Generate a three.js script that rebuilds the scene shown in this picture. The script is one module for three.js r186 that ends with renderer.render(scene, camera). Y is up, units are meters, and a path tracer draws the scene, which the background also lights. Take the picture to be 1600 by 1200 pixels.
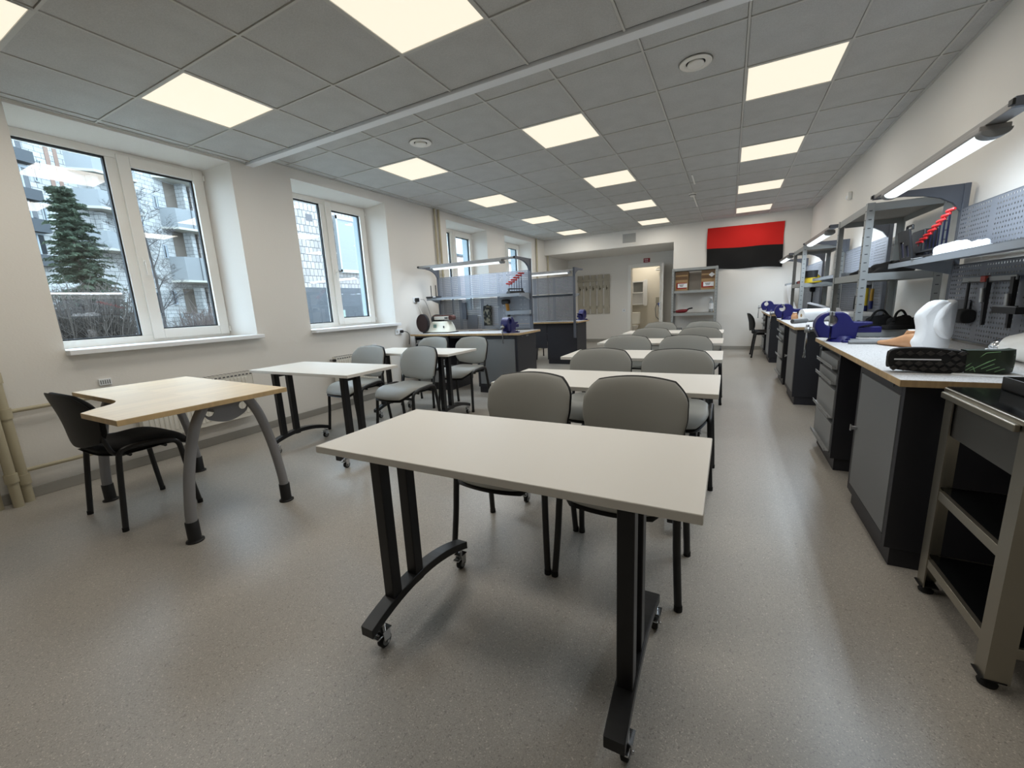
import * as THREE from 'three';
import { RectAreaLightUniformsLib } from 'three/addons/lights/RectAreaLightUniformsLib.js';
import { RoundedBoxGeometry } from 'three/addons/geometries/RoundedBoxGeometry.js';
import { mergeGeometries, toCreasedNormals } from 'three/addons/utils/BufferGeometryUtils.js';
import { Brush, Evaluator, SUBTRACTION } from 'three-bvh-csg';

// ───────────── camera, sky, exposure ─────────────
const scene = new THREE.Scene();
const camera = new THREE.PerspectiveCamera(2 * Math.atan(600 / 635.42) * 180 / Math.PI, 4 / 3, 0.05, 200);
camera.rotation.order = 'YXZ';
camera.position.set(0, 1.175, 0);
camera.rotation.set(-0.1914, 0.4906, -0.047);
scene.add(camera);
RectAreaLightUniformsLib.init();
const renderer = new THREE.WebGLRenderer({ antialias: true });
renderer.toneMapping = THREE.LinearToneMapping;
renderer.toneMappingExposure = 1.1;
renderer.shadowMap.enabled = true;
const SKY = new THREE.Color().setRGB(0.60, 0.81, 1.0);       // even overcast sky
scene.background = SKY; scene.backgroundIntensity = 9.5;
const PANEL_GLOW = [0.87, 0.79, 0.63], PANEL_LIGHT = 6.9, PANEL_COLOR = new THREE.Color().setRGB(1.0, 0.95, 0.87);
const LAMP_GLOW = [0.93, 1.0, 1.0], LAMP_LIGHT = 46, LAMP_COLOR = new THREE.Color().setRGB(0.74, 0.87, 1.0);

// ───────────── small helpers ─────────────
let seed = 7;
const rnd = () => { seed = (seed * 1664525 + 1013904223) >>> 0; return seed / 4294967296; };
const rr = (a, b) => a + (b - a) * rnd();
const V = (x, y, z) => new THREE.Vector3(x, y, z);
const PI = Math.PI;
const names = {};
function numbered(n) { const k = names[n] = (names[n] ?? -1) + 1; return k ? n + '_' + String(k).padStart(3, '0') : n; }
function box(w, h, d, x = 0, y = 0, z = 0, r = 0) {
  const g = r ? new RoundedBoxGeometry(w, h, d, 2, Math.min(r, w / 2.01, h / 2.01, d / 2.01)) : new THREE.BoxGeometry(w, h, d);
  return g.translate(x, y, z);
}
const span = (x0, x1, y0, y1, z0, z1, r = 0) => box(Math.abs(x1 - x0), Math.abs(y1 - y0), Math.abs(z1 - z0), (x0 + x1) / 2, (y0 + y1) / 2, (z0 + z1) / 2, r);
function rod(a, b, r, r2 = r, n = 14) {
  const A = V(...a), B = V(...b), d = B.clone().sub(A), g = new THREE.CylinderGeometry(r2, r, d.length(), n);
  g.applyQuaternion(new THREE.Quaternion().setFromUnitVectors(V(0, 1, 0), d.normalize()));
  return g.translate((A.x + B.x) / 2, (A.y + B.y) / 2, (A.z + B.z) / 2);
}
function tube(pts, r, seg = 40, n = 10, tension = 0.15, sx = 1) {
  const c = new THREE.CatmullRomCurve3(pts.map((p) => V(...p)), false, 'catmullrom', tension);
  const g = new THREE.TubeGeometry(c, seg, r, n, false);
  const e0 = new THREE.CircleGeometry(r, n), e1 = e0.clone();
  const q = (t) => new THREE.Quaternion().setFromUnitVectors(V(0, 0, 1), c.getTangent(t));
  e0.applyQuaternion(q(0).multiply(new THREE.Quaternion().setFromAxisAngle(V(0, 1, 0), PI))); e0.translate(...c.getPoint(0).toArray());
  e1.applyQuaternion(q(1)); e1.translate(...c.getPoint(1).toArray());
  return merge([g, e0, e1]);
}
function merge(gs) {
  if (gs.length === 1) return gs[0];
  return mergeGeometries(gs.map((g) => { g = g.index ? g.toNonIndexed() : g; for (const k of Object.keys(g.attributes)) if (!['position', 'normal', 'uv'].includes(k)) g.deleteAttribute(k); if (!g.attributes.uv) g.setAttribute('uv', new THREE.BufferAttribute(new Float32Array(g.attributes.position.count * 2), 2)); return g; }));
}
function extrude(pts, depth, bevel = 0, holes = [], seg = 3) {      // x,y profile, centred in z
  const s = pts instanceof THREE.Shape ? pts : new THREE.Shape(pts.map((p) => new THREE.Vector2(...p)));
  for (const h of holes) s.holes.push(h instanceof THREE.Path ? h : new THREE.Path(h.map((p) => new THREE.Vector2(...p))));
  const g = new THREE.ExtrudeGeometry(s, { depth: depth - 2 * bevel, bevelEnabled: bevel > 0, bevelThickness: bevel, bevelSize: bevel, bevelOffset: -bevel, bevelSegments: seg, curveSegments: 16 });
  return g.translate(0, 0, -(depth - 2 * bevel) / 2);
}
function smoothPts(pts, n = 6, closed = true) {                      // rounded outline through points
  const c = new THREE.CatmullRomCurve3(pts.map((p) => V(p[0], p[1], 0)), closed, 'catmullrom', 0.5);
  return c.getPoints(pts.length * n).slice(0, closed ? -1 : undefined).map((p) => [p.x, p.y]);
}
function circle(cx, cy, r, n = 20) { return Array.from({ length: n }, (_, i) => [cx + r * Math.cos(i / n * 2 * PI), cy + r * Math.sin(i / n * 2 * PI)]); }
function lathe(pts, n = 28) { return new THREE.LatheGeometry(pts.map((p) => new THREE.Vector2(...p)), n); }
function grid(nu, nv, f, flip = false) {                             // smooth patch of f(u,v) with u,v in 0..1
  const p = [], uv = [], ix = [];
  for (let j = 0; j <= nv; j++) for (let i = 0; i <= nu; i++) { const q = f(i / nu, j / nv); p.push(q.x, q.y, q.z); uv.push(i / nu, j / nv); }
  for (let j = 0; j < nv; j++) for (let i = 0; i < nu; i++) { const a = j * (nu + 1) + i, b = a + 1, c = a + nu + 1, d = c + 1; flip ? ix.push(a, c, b, b, c, d) : ix.push(a, b, c, b, d, c); }
  const g = new THREE.BufferGeometry();
  g.setAttribute('position', new THREE.Float32BufferAttribute(p, 3)); g.setAttribute('uv', new THREE.Float32BufferAttribute(uv, 2)); g.setIndex(ix); g.computeVertexNormals();
  return g;
}
function loft(secs, n = 20, power = 2) {                              // elliptical sections [[x,y,z, nx,ny,nz (up half axis), bx,by,bz (side half axis)]...]
  const P = (s, a) => { const c = Math.cos(a), q = Math.sin(a), e = 2 / power, cc = Math.sign(c) * Math.abs(c) ** e, ss = Math.sign(q) * Math.abs(q) ** e; return V(s[0] + s[3] * ss + s[6] * cc, s[1] + s[4] * ss + s[7] * cc, s[2] + s[5] * ss + s[8] * cc); };
  const m = secs.length - 1, at = (t) => { const k = Math.min(m - 1, Math.floor(t * m)), f = t * m - k, g = (i) => { const a = secs[Math.max(0, k - 1)][i], b = secs[k][i], c = secs[k + 1][i], d = secs[Math.min(m, k + 2)][i]; return b + 0.5 * f * (c - a + f * (2 * a - 5 * b + 4 * c - d + f * (3 * (b - c) + d - a))); }; return [0, 1, 2, 3, 4, 5, 6, 7, 8].map(g); };
  const body = grid(n, m * 4, (u, v) => P(at(v), u * 2 * PI), true);
  const cap = (t, fl) => grid(n, 1, (u, v) => { const s = at(t), p = P(s, u * 2 * PI); return p.lerp(V(s[0], s[1], s[2]), v); }, fl);
  return merge([body, cap(0, false), cap(1, true)]);
}
function hexa(a, b) {                                                 // 8-point block: quad a, quad b opposite it
  const p = [], f = (q) => { for (const k of [0, 1, 2, 0, 2, 3]) p.push(...q[k]); };
  f(a); f([b[3], b[2], b[1], b[0]]);
  for (let i = 0; i < 4; i++) { const j = (i + 1) % 4; f([a[j], a[i], b[i], b[j]]); }
  const g = new THREE.BufferGeometry(); g.setAttribute('position', new THREE.Float32BufferAttribute(p, 3));
  g.setAttribute('uv', new THREE.Float32BufferAttribute(new Float32Array(p.length / 3 * 2), 2)); g.computeVertexNormals();
  // outward facing check
  g.computeBoundingBox(); const c = g.boundingBox.getCenter(V(0, 0, 0)), n = g.attributes.normal; const d = V(p[0] + p[3] + p[6], p[1] + p[4] + p[7], p[2] + p[5] + p[8]).divideScalar(3).sub(c);
  if (d.dot(V(n.getX(0), n.getY(0), n.getZ(0))) < 0) { const pa = g.attributes.position; for (let i = 0; i < pa.count; i += 3) { const t = [pa.getX(i), pa.getY(i), pa.getZ(i)]; pa.setXYZ(i, pa.getX(i + 1), pa.getY(i + 1), pa.getZ(i + 1)); pa.setXYZ(i + 1, ...t); } g.computeVertexNormals(); }
  return g;
}
function metreUV(g) {                                                 // uv in metres from the side each face looks to
  g = g.index ? g : g; const p = g.attributes.position, n = g.attributes.normal, uv = new Float32Array(p.count * 2);
  for (let i = 0; i < p.count; i++) { const ax = Math.abs(n.getX(i)), ay = Math.abs(n.getY(i)), az = Math.abs(n.getZ(i)); const [u, v] = ay >= ax && ay >= az ? [p.getX(i), p.getZ(i)] : ax > az ? [p.getZ(i), p.getY(i)] : [p.getX(i), p.getY(i)]; uv[2 * i] = u; uv[2 * i + 1] = v; }
  g.setAttribute('uv', new THREE.BufferAttribute(uv, 2)); return g;
}
function part(name, gs, mat, parent, label) {
  const g = metreUV(merge(Array.isArray(gs) ? gs : [gs])), m = new THREE.Mesh(g, mat);
  m.name = name; m.castShadow = m.receiveShadow = true; if (label) m.userData.label = label;
  parent.add(m); return m;
}
function thing(name, label, category, pos = [0, 0, 0], turn = 0, group) {
  const o = new THREE.Group(); o.name = numbered(name); o.position.set(...pos); o.rotation.y = turn; scene.add(o);
  o.userData = { label, category }; if (group) o.userData.group = group; return o;
}
function solo(name, label, category, gs, mat, group, pos, turn = 0) {
  const m = part(numbered(name), gs, mat, scene); m.userData = { label, category }; if (group) m.userData.group = group; if (pos) m.position.set(...pos); m.rotation.y = turn; return m;
}
function copy(o, label, pos, turn, group) {
  const c = o.clone(); c.name = numbered(o.name.replace(/_\d{3}$/, '')); scene.add(c); c.userData = { ...o.userData, label }; if (group) c.userData.group = group;
  if (pos) c.position.set(...pos); if (turn !== undefined) c.rotation.y = turn; return c;
}
function struct(name, gs, mat) { let m; if (gs) m = part(name, gs, mat, scene); else { m = new THREE.Group(); m.name = name; scene.add(m); } m.userData = { kind: 'structure' }; return m; }

// ───────────── textures and materials ─────────────
function tex(n, f, srgb = true, rep = 1, m = n) {
  const d = new Uint8Array(n * m * 4);
  for (let y = 0; y < m; y++) for (let x = 0; x < n; x++) { const c = f(x, y), i = (y * n + x) * 4; d[i] = c[0]; d[i + 1] = c[1]; d[i + 2] = c[2]; d[i + 3] = 255; }
  const t = new THREE.DataTexture(d, n, m); t.wrapS = t.wrapT = THREE.RepeatWrapping; t.magFilter = t.minFilter = THREE.LinearFilter; if (srgb) t.colorSpace = THREE.SRGBColorSpace; t.repeat.set(rep, rep * (n / m) * 1); t.needsUpdate = true; return t;
}
function noiseField(n, cells, s0) {                                   // tileable value noise 0..1
  const k = seed; seed = s0; const g = Array.from({ length: cells * cells }, rnd); seed = k;
  return (x, y) => { const fx = x / n * cells, fy = y / n * cells, i = Math.floor(fx), j = Math.floor(fy), u = fx - i, v = fy - j, a = u * u * (3 - 2 * u), b = v * v * (3 - 2 * v), q = (p, r) => g[(r % cells) * cells + (p % cells)]; return (q(i, j) * (1 - a) + q(i + 1, j) * a) * (1 - b) + (q(i, j + 1) * (1 - a) + q(i + 1, j + 1) * a) * b; };
}
const mat = (hex, rough = 0.6, metal = 0, o = {}) => new THREE.MeshStandardMaterial({ color: hex, roughness: rough, metalness: metal, ...o });
const n1 = noiseField(512, 160, 11), n2 = noiseField(512, 24, 12), n3 = noiseField(512, 6, 13), n4 = noiseField(512, 90, 14);
const floorTex = tex(1024, (() => {
  const fa = noiseField(1024, 400, 21), fb = noiseField(1024, 340, 22), fc = noiseField(1024, 260, 24);
  return (x, y) => { let v = 0.585 + 0.07 * (fa(x, y) - 0.5); const q = fb(x, y), w = fc(x, y); if (q > 0.80) v += 0.14 * Math.min(1, (q - 0.8) / 0.1); if (w < 0.2) v -= 0.09 * Math.min(1, (0.2 - w) / 0.08); return [v * 284, v * 275, v * 261]; };
})(), true, 1.15);
const wallBump = tex(512, (x, y) => { const v = 128 + 60 * (n1(x, y) - 0.5) + 40 * (n2(x, y) - 0.5); return [v, v, v]; }, false, 0.8);
const tileTex = tex(512, (x, y) => { const v = 190 + 14 * (n1(x, y) - 0.5) + 6 * (n3(x, y) - 0.5); return [v, v, v * 0.99]; }, true, 1.7);
const speckTex = tex(512, (x, y) => { const q = n1(x, y), w = n4(x, y); let v = 200 + 24 * (q - 0.5); if (w > 0.75) v -= 34; if (q > 0.86) v += 18; return [v, v, v * 1.0]; }, true, 3.0);
const woodTex = (r, g, b, amt, sc) => { const a = noiseField(512, 8, 31), c = noiseField(512, 64, 32); return tex(512, (x, y) => { const s = a(x, (y * 0.12) | 0) * 0.5 + c((x * 1) % 512, (y / 14) | 0) * 0.5, v = 1 + amt * (s - 0.5); return [r * v, g * v, b * v]; }, true, sc); };
const MT = {
  wall: mat(0xe3e0da, 0.92, 0, { bumpMap: wallBump, bumpScale: 0.0012 }),
  reveal: mat(0xe6e6e4, 0.85, 0, { bumpMap: wallBump, bumpScale: 0.0008 }),
  floor: mat(0xffffff, 0.34, 0, { map: floorTex }),
  tile: mat(0xffffff, 0.95, 0, { map: tileTex }),
  gridbar: mat(0xc4c3be, 0.5), pvc: mat(0xe9e7e1, 0.35), gasket: mat(0x1a1c20, 0.7),
  base: mat(0x9a978f, 0.6), pipe: mat(0xb3aa90, 0.45), rad: mat(0xe4e1d8, 0.4),
  top: mat(0xe2ded6, 0.45, 0, { bumpMap: wallBump, bumpScale: 0.0002 }), topEdge: mat(0xbdb6a8, 0.5),
  black: mat(0x17181a, 0.42), steelBlack: mat(0x1b1c1f, 0.38, 0.2), chrome: mat(0xc9cbce, 0.18, 1), steel: mat(0xa3a5a6, 0.35, 0.9),
  rubber: mat(0x0d0d0e, 0.8), plasticB: mat(0x141416, 0.5),
  vinyl: mat(0x8f8e88, 0.5), fabric: mat(0x0c0c0d, 0.95), shellB: mat(0x101111, 0.5),
  maple: mat(0xffffff, 0.42, 0, { map: woodTex(222, 200, 164, 0.10, 1.2) }), mapleEdge: mat(0xffffff, 0.5, 0, { map: woodTex(196, 168, 124, 0.12, 1.2) }),
  deskLeg: mat(0x8e8e90, 0.4, 0.35),
  carcass: mat(0x24252c, 0.5), door: mat(0x77797b, 0.5), drawer: mat(0x8b8d8e, 0.45),
  peg: mat(0x7c8088, 0.5, 0.1), post: mat(0x5b606a, 0.5, 0.1), shelf: mat(0x8d949c, 0.5, 0.1), lampBody: mat(0x8e8c8a, 0.45, 0.3),
  benchTop: mat(0xffffff, 0.5, 0, { map: speckTex }), benchCore: mat(0xffffff, 0.55, 0, { map: woodTex(186, 158, 118, 0.2, 2) }),
  galv: mat(0x9da1a1, 0.5, 0.35), mdf: mat(0x8f8b84, 0.8),
  vise: mat(0x090b55, 0.42, 0.05), tan: mat(0xb98a63, 0.55), white: mat(0xe8ebee, 0.5), whiteGloss: mat(0xf0f1ee, 0.3), paper: mat(0xeceef0, 0.9),
  red: mat(0xb01a1c, 0.4), yellow: mat(0xc9ae1e, 0.45), orange: mat(0x9a6a14, 0.5), grey: mat(0x7b7d7e, 0.5), darkGrey: mat(0x3a3c40, 0.6), plateGrey: mat(0x4b4c52, 0.5),
  inox: mat(0x9b968a, 0.32, 0.85), inoxDark: mat(0x6d6c69, 0.35, 0.8), darkTop: mat(0x17191a, 0.12, 0.3),
  card: mat(0xa88a64, 0.85), tape: mat(0x6a4f34, 0.4), cream: mat(0xd9d7c8, 0.4), planks: mat(0xffffff, 0.6, 0, { map: woodTex(172, 166, 150, 0.16, 2) }),
  flagRed: mat(0xc4140c, 0.85), flagBlack: mat(0x0c0b0c, 0.9),
  clear: new THREE.MeshPhysicalMaterial({ color: 0xffffff, roughness: 0.0, transmission: 1, thickness: 0, ior: 1.5 }),
  film: new THREE.MeshPhysicalMaterial({ color: 0xe6ecf2, roughness: 0.12, transmission: 0.5, thickness: 0 }),
  bottle: new THREE.MeshPhysicalMaterial({ color: 0xd8dde0, roughness: 0.1, transmission: 0.7, thickness: 0 }),
};
const glow = (c) => new THREE.MeshStandardMaterial({ color: 0xffffff, emissive: new THREE.Color().setRGB(...c), emissiveIntensity: 1, roughness: 0.5 });
const panelGlow = glow(PANEL_GLOW), lampGlow = glow(LAMP_GLOW); panelGlow.color.set(0x888888); lampGlow.color.set(0x888888);
for (const g of [panelGlow, lampGlow]) g.roughness = 0.9;

// ───────────── the room ─────────────
const XL = -4.28, XR = 1.35, ZB = -10.12, ZR = -11.9, ZF = 3.2, HF = 2.747, HN = 2.658, ZS = -2.655;
const floor = struct('floor'); part('floor_sheet', span(XL - 0.1, XR + 0.1, -0.12, 0, ZF + 0.1, -13.6), MT.floor, floor);
for (const x of [-0.35]) part('weld_seam', span(x - 0.0013, x + 0.0013, -0.001, 0.0003, ZF, ZB), mat(0xa39c90, 0.5), floor);
// left wall with splayed window openings
const openings = [[-1.11, -2.51], [-3.13, -4.52], [-5.92, -7.25], [-7.97, -9.33]];
const XG = -4.58, XO = -4.80;
{
  const ev = new Evaluator(); ev.attributes = ['position', 'normal', 'uv'];
  let w = new Brush(span(XO, XL, -0.12, 2.95, ZF + 0.1, -12.1)); w.updateMatrixWorld();
  for (const [a, b] of openings) {
    const q = (x, y0, y1, z0, z1) => [[x, y0, z0], [x, y1, z0], [x, y1, z1], [x, y0, z1]];
    const e = 0.02, k = e / (XL - XG);
    const inn = hexa(q(XL + e, 0.97, 2.637 + 0.05 * k, a + 0.0, b - 0.1 * k), q(XG - e, 1.0 - 0.03, 2.587 - 0.05 * k, a, b + 0.1 + 0.1 * k));
    const out = hexa(q(XG + 0.01, 1.02, 2.56, a - 0.03, b + 0.10), q(XO - 0.02, 1.0, 2.56, a + 0.05, b + 0.095));
    for (const h of [inn, out]) { const br = new Brush(h); br.updateMatrixWorld(); w = ev.evaluate(w, br, SUBTRACTION); w.updateMatrixWorld(); }
  }
  struct('wall_left', toCreasedNormals(w.geometry, 0.5), MT.wall);
}
struct('wall_right', span(XR, XR + 0.2, -0.12, 2.95, ZF + 0.1, -12.1), MT.wall);
struct('wall_front', span(XL, XR, -0.12, 2.95, ZF, ZF + 0.15), MT.wall);
struct('wall_back', span(-1.15, XR, 0, 2.95, ZB, -12.1), MT.wall);
{ // recessed wall with the doorway
  const s = new THREE.Shape([[-4.28, 0], [-2.46, 0], [-2.46, 2.05], [-1.66, 2.05], [-1.66, 0], [-1.15, 0], [-1.15, 2.95], [-4.28, 2.95]].map((p) => new THREE.Vector2(...p)));
  struct('wall_recess', new THREE.ExtrudeGeometry(s, { depth: 0.18, bevelEnabled: false }).translate(0, 0, ZR - 0.18), MT.wall);
  const b = struct('wall_washroom'); part('back_side', span(-3.3, -1.0, 0, 2.8, -13.5, -13.6), mat(0xe2ded2, 0.8), b); part('right_side', span(-1.35, -1.25, 0, 2.8, -12.1, -13.5), mat(0xe2ded2, 0.8), b); part('left_side', span(-3.4, -3.3, 0, 2.8, -12.08, -13.6), mat(0xe2ded2, 0.8), b); part('top_side', span(-3.4, -1.25, 2.5, 2.6, -12.08, -13.6), MT.wall, b);
}
struct('trim_1', span(XL, -1.15, 2.39, 2.95, ZB, ZR), MT.wall);
// baseboards
const skirting = (name, g) => struct(name, g, MT.base);
skirting('baseboard_left', span(XL, XL + 0.014, 0, 0.075, ZF, ZR, 0.004));
skirting('baseboard_right', span(XR - 0.014, XR, 0, 0.075, ZF, ZB, 0.004));
skirting('baseboard_back', span(-1.15, XR - 0.014, 0, 0.075, ZB, ZB + 0.014, 0.004));
skirting('baseboard_recess', span(XL + 0.014, -2.53, 0, 0.075, ZR, ZR + 0.014, 0.004));
// ceiling: bars, tiles, step
const GX = -3.573, GZ = -3.69, NX = -3.595, NZ = -1.565;
const lightTiles = new Set();
{
  const c = struct('ceiling');
  part('ceiling_slab', [span(XL, XR, HF + 0.03, HF + 0.16, ZS, ZR), span(XL, XR, HN + 0.03, HN + 0.25, ZF, ZS + 0.02)], MT.wall, c);
  const shared = new Map();
  const tileAt = (x0, x1, z0, z1, h) => {
    const k = [x1 - x0, z0 - z1].map((v) => v.toFixed(3)).join();
    if (!shared.has(k)) shared.set(k, metreUV(box(x1 - x0 - 0.016, 0.014, z0 - z1 - 0.016, 0, 0, 0, 0.003)));
    const m = new THREE.Mesh(shared.get(k), MT.tile); m.name = 'ceiling_tile'; m.position.set((x0 + x1) / 2, h + 0.0115 + 0.0012 * rnd(), (z0 + z1) / 2); m.castShadow = m.receiveShadow = true; c.add(m);
  };
  const cuts = (a, b, o, s) => { const r = [a]; const k0 = Math.ceil((a - o) / s + 1e-6); for (let k = k0; o + k * s < b - 1e-6; k++) r.push(o + k * s); r.push(b); return r; };
  const lay = (gx, gz, z0, z1, h, lit, keepout) => {
    const xs = cuts(XL, XR, gx, 0.6), zs = cuts(-z0, -z1, -gz, 0.6).map((v) => -v), bars = [];
    for (let i = 0; i + 1 < xs.length; i++) for (let j = 0; j + 1 < zs.length; j++) { const ci = Math.round((xs[i] - gx) / 0.6), cj = Math.round((gz - zs[j]) / 0.6); if (xs[i + 1] - xs[i] > 0.55 && lit.some(([a, b]) => a === ci && b === cj)) continue; if (xs[i + 1] - xs[i] < 0.03 || zs[j] - zs[j + 1] < 0.03) continue; tileAt(xs[i], xs[i + 1], zs[j], zs[j + 1], h); }
    for (const x of xs.slice(1, -1)) bars.push(span(x - 0.0065, x + 0.0065, h - 0.001, h + 0.02, z0, z1));
    for (const z of zs.slice(1, -1)) bars.push(span(XL, XR, h - 0.0005, h + 0.02, z - 0.0065, z + 0.0065));
    for (const b of bars) part('grid_bar', b, MT.gridbar, c);
    part('wall_angle', [span(XL, XL + 0.02, h - 0.002, h + 0.016, z0, z1), span(XR - 0.02, XR, h - 0.002, h + 0.016, z0, z1)], MT.gridbar, c);
  };
  const litFar = []; for (const a of [0, 3, 6]) for (const b of [0, 3, 6, 9]) litFar.push([a, b]);
  const litNear = [[0, -2], [0, 0], [3, 0], [3, -2], [6, 0]];  // last two panels are added out of view to brighten the front table
  lay(GX, GZ, ZS - 0.08, ZB, HF, litFar); lay(NX, NZ, ZF, ZS, HN, litNear);
  part('step_trim', span(XL, XR, HN - 0.014, HF + 0.03, ZS - 0.006, ZS - 0.085, 0.003), MT.white, c); part('step_gap_shade', span(XL, XR, HN + 0.012, HN + 0.03, ZS + 0.004, ZS - 0.01), MT.gasket, c);  // dark strip stands in for the shadow where tiles meet the trim
  const cols = ['window-side column', 'middle column', 'bench-side column'], rows = ['nearest past the ceiling step', 'second past the ceiling step', 'third past the ceiling step', 'farthest, by the back wall'];
  const put = (x0, z0, h, label) => {
    const t = thing('ceiling_light', label, 'ceiling light', [x0 + 0.3, h, z0 - 0.3], 0, 'square ceiling panels');
    part('frame', [span(-0.298, -0.283, -0.001, 0.03, -0.298, 0.298), span(0.283, 0.298, -0.001, 0.03, -0.298, 0.298), span(-0.283, 0.283, -0.001, 0.03, -0.298, -0.283), span(-0.283, 0.283, -0.001, 0.03, 0.283, 0.298)], MT.gridbar, t);
    part('diffuser', span(-0.283, 0.283, 0.004, 0.012, -0.283, 0.283), panelGlow, t);
    const l = new THREE.RectAreaLight(PANEL_COLOR, PANEL_LIGHT, 0.56, 0.56); l.position.set(x0 + 0.3, h - 0.004, z0 - 0.3); l.lookAt(x0 + 0.3, 0, z0 - 0.3); scene.add(l);
  };
  litFar.forEach(([a, b]) => put(GX + 0.6 * a, GZ - 0.6 * b, HF, `lit square ceiling panel in the ${cols[a / 3]}, ${rows[b / 3]}`));
  const nl = ['lit ceiling panel cut by the left edge of the photo', 'lit ceiling panel above the first window, nearest the left wall', 'large lit ceiling panel cut by the top edge of the photo', 'added unseen ceiling panel overhead on the left, brightening the front table', 'added unseen ceiling panel overhead on the bench side, brightening the front table'];
  litNear.forEach(([a, b], i) => put(NX + 0.6 * a, NZ - 0.6 * b, HN, nl[i]));
}
// round ceiling diffusers, flush speakers, detectors
function roundVent(x, z, label) {
  const t = thing('ceiling_vent', label, 'air vent', [x, HF, z], 0, 'round ceiling vents');
  part('ring', lathe([[0.062, -0.002], [0.075, -0.012], [0.1, -0.008], [0.108, 0.0], [0.07, 0.002]]), MT.pvc, t);
  part('disc', lathe([[0.0001, -0.022], [0.045, -0.02], [0.055, -0.012], [0.05, 0]]), MT.pvc, t);
  part('throat', lathe([[0.066, -0.003], [0.06, 0.001], [0.0001, 0.001]].reverse()), MT.gasket, t);
}
roundVent(-2.7, -3.42, 'round white ceiling vent beside the panel nearest the windows');
roundVent(-0.281, -3.416, 'round white ceiling vent beside the panel nearest the benches');
for (const [x, z, l] of [[-0.39, -8.12, 'flush round ceiling speaker near the red and black flag'], [-2.645, -8.2, 'flush round ceiling speaker near the back soffit']]) solo('ceiling_speaker', l, 'speaker', lathe([[0.0001, -0.003], [0.06, -0.003], [0.08, -0.001], [0.085, 0.001]]), mat(0xb9b8b5, 0.7), null, [x, HF, z]);
{ const t = thing('smoke_detector', 'small white smoke detector with dark slots in the middle of the ceiling', 'detector', [-0.58, HF, -7.32]); part('body', lathe([[0.0001, -0.05], [0.03, -0.05], [0.045, -0.03], [0.055, -0.012], [0.055, 0]]), MT.pvc, t); part('slot', lathe([[0.046, -0.034], [0.05, -0.026]]), MT.gasket, t); }
{ const t = thing('ceiling_rail', 'thin white surface strip running through the smoke detector on the ceiling', 'rail', [-0.58, HF - 0.004, -7.1]); for (const b of [box(0.018, 0.008, 0.5, 0.07, 0, 0.6), box(0.018, 0.008, 1.0, 0.0, 0, -0.8)]) part('strip', b, MT.pvc, t); }
{ const t = thing('motion_sensor', 'small white motion sensor high on the right wall', 'sensor', [XR, 2.37, -7.1]); part('body', box(0.05, 0.1, 0.06, -0.025, 0, 0, 0.012), MT.pvc, t); part('lens', box(0.012, 0.045, 0.045, -0.05, -0.018, 0, 0.006), MT.white, t); }
solo('soffit_hatch', 'square grey access grille on the soffit above the doorway', 'grille', [box(0.3, 0.2, 0.008, 0, 0, 0, 0.003), ...Array.from({ length: 9 }, (_, i) => box(0.27, 0.006, 0.004, 0, -0.08 + i * 0.02, 0.006))], mat(0xa9a8a4, 0.6), null, [-2.13, 2.58, ZB + 0.004]);

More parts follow.
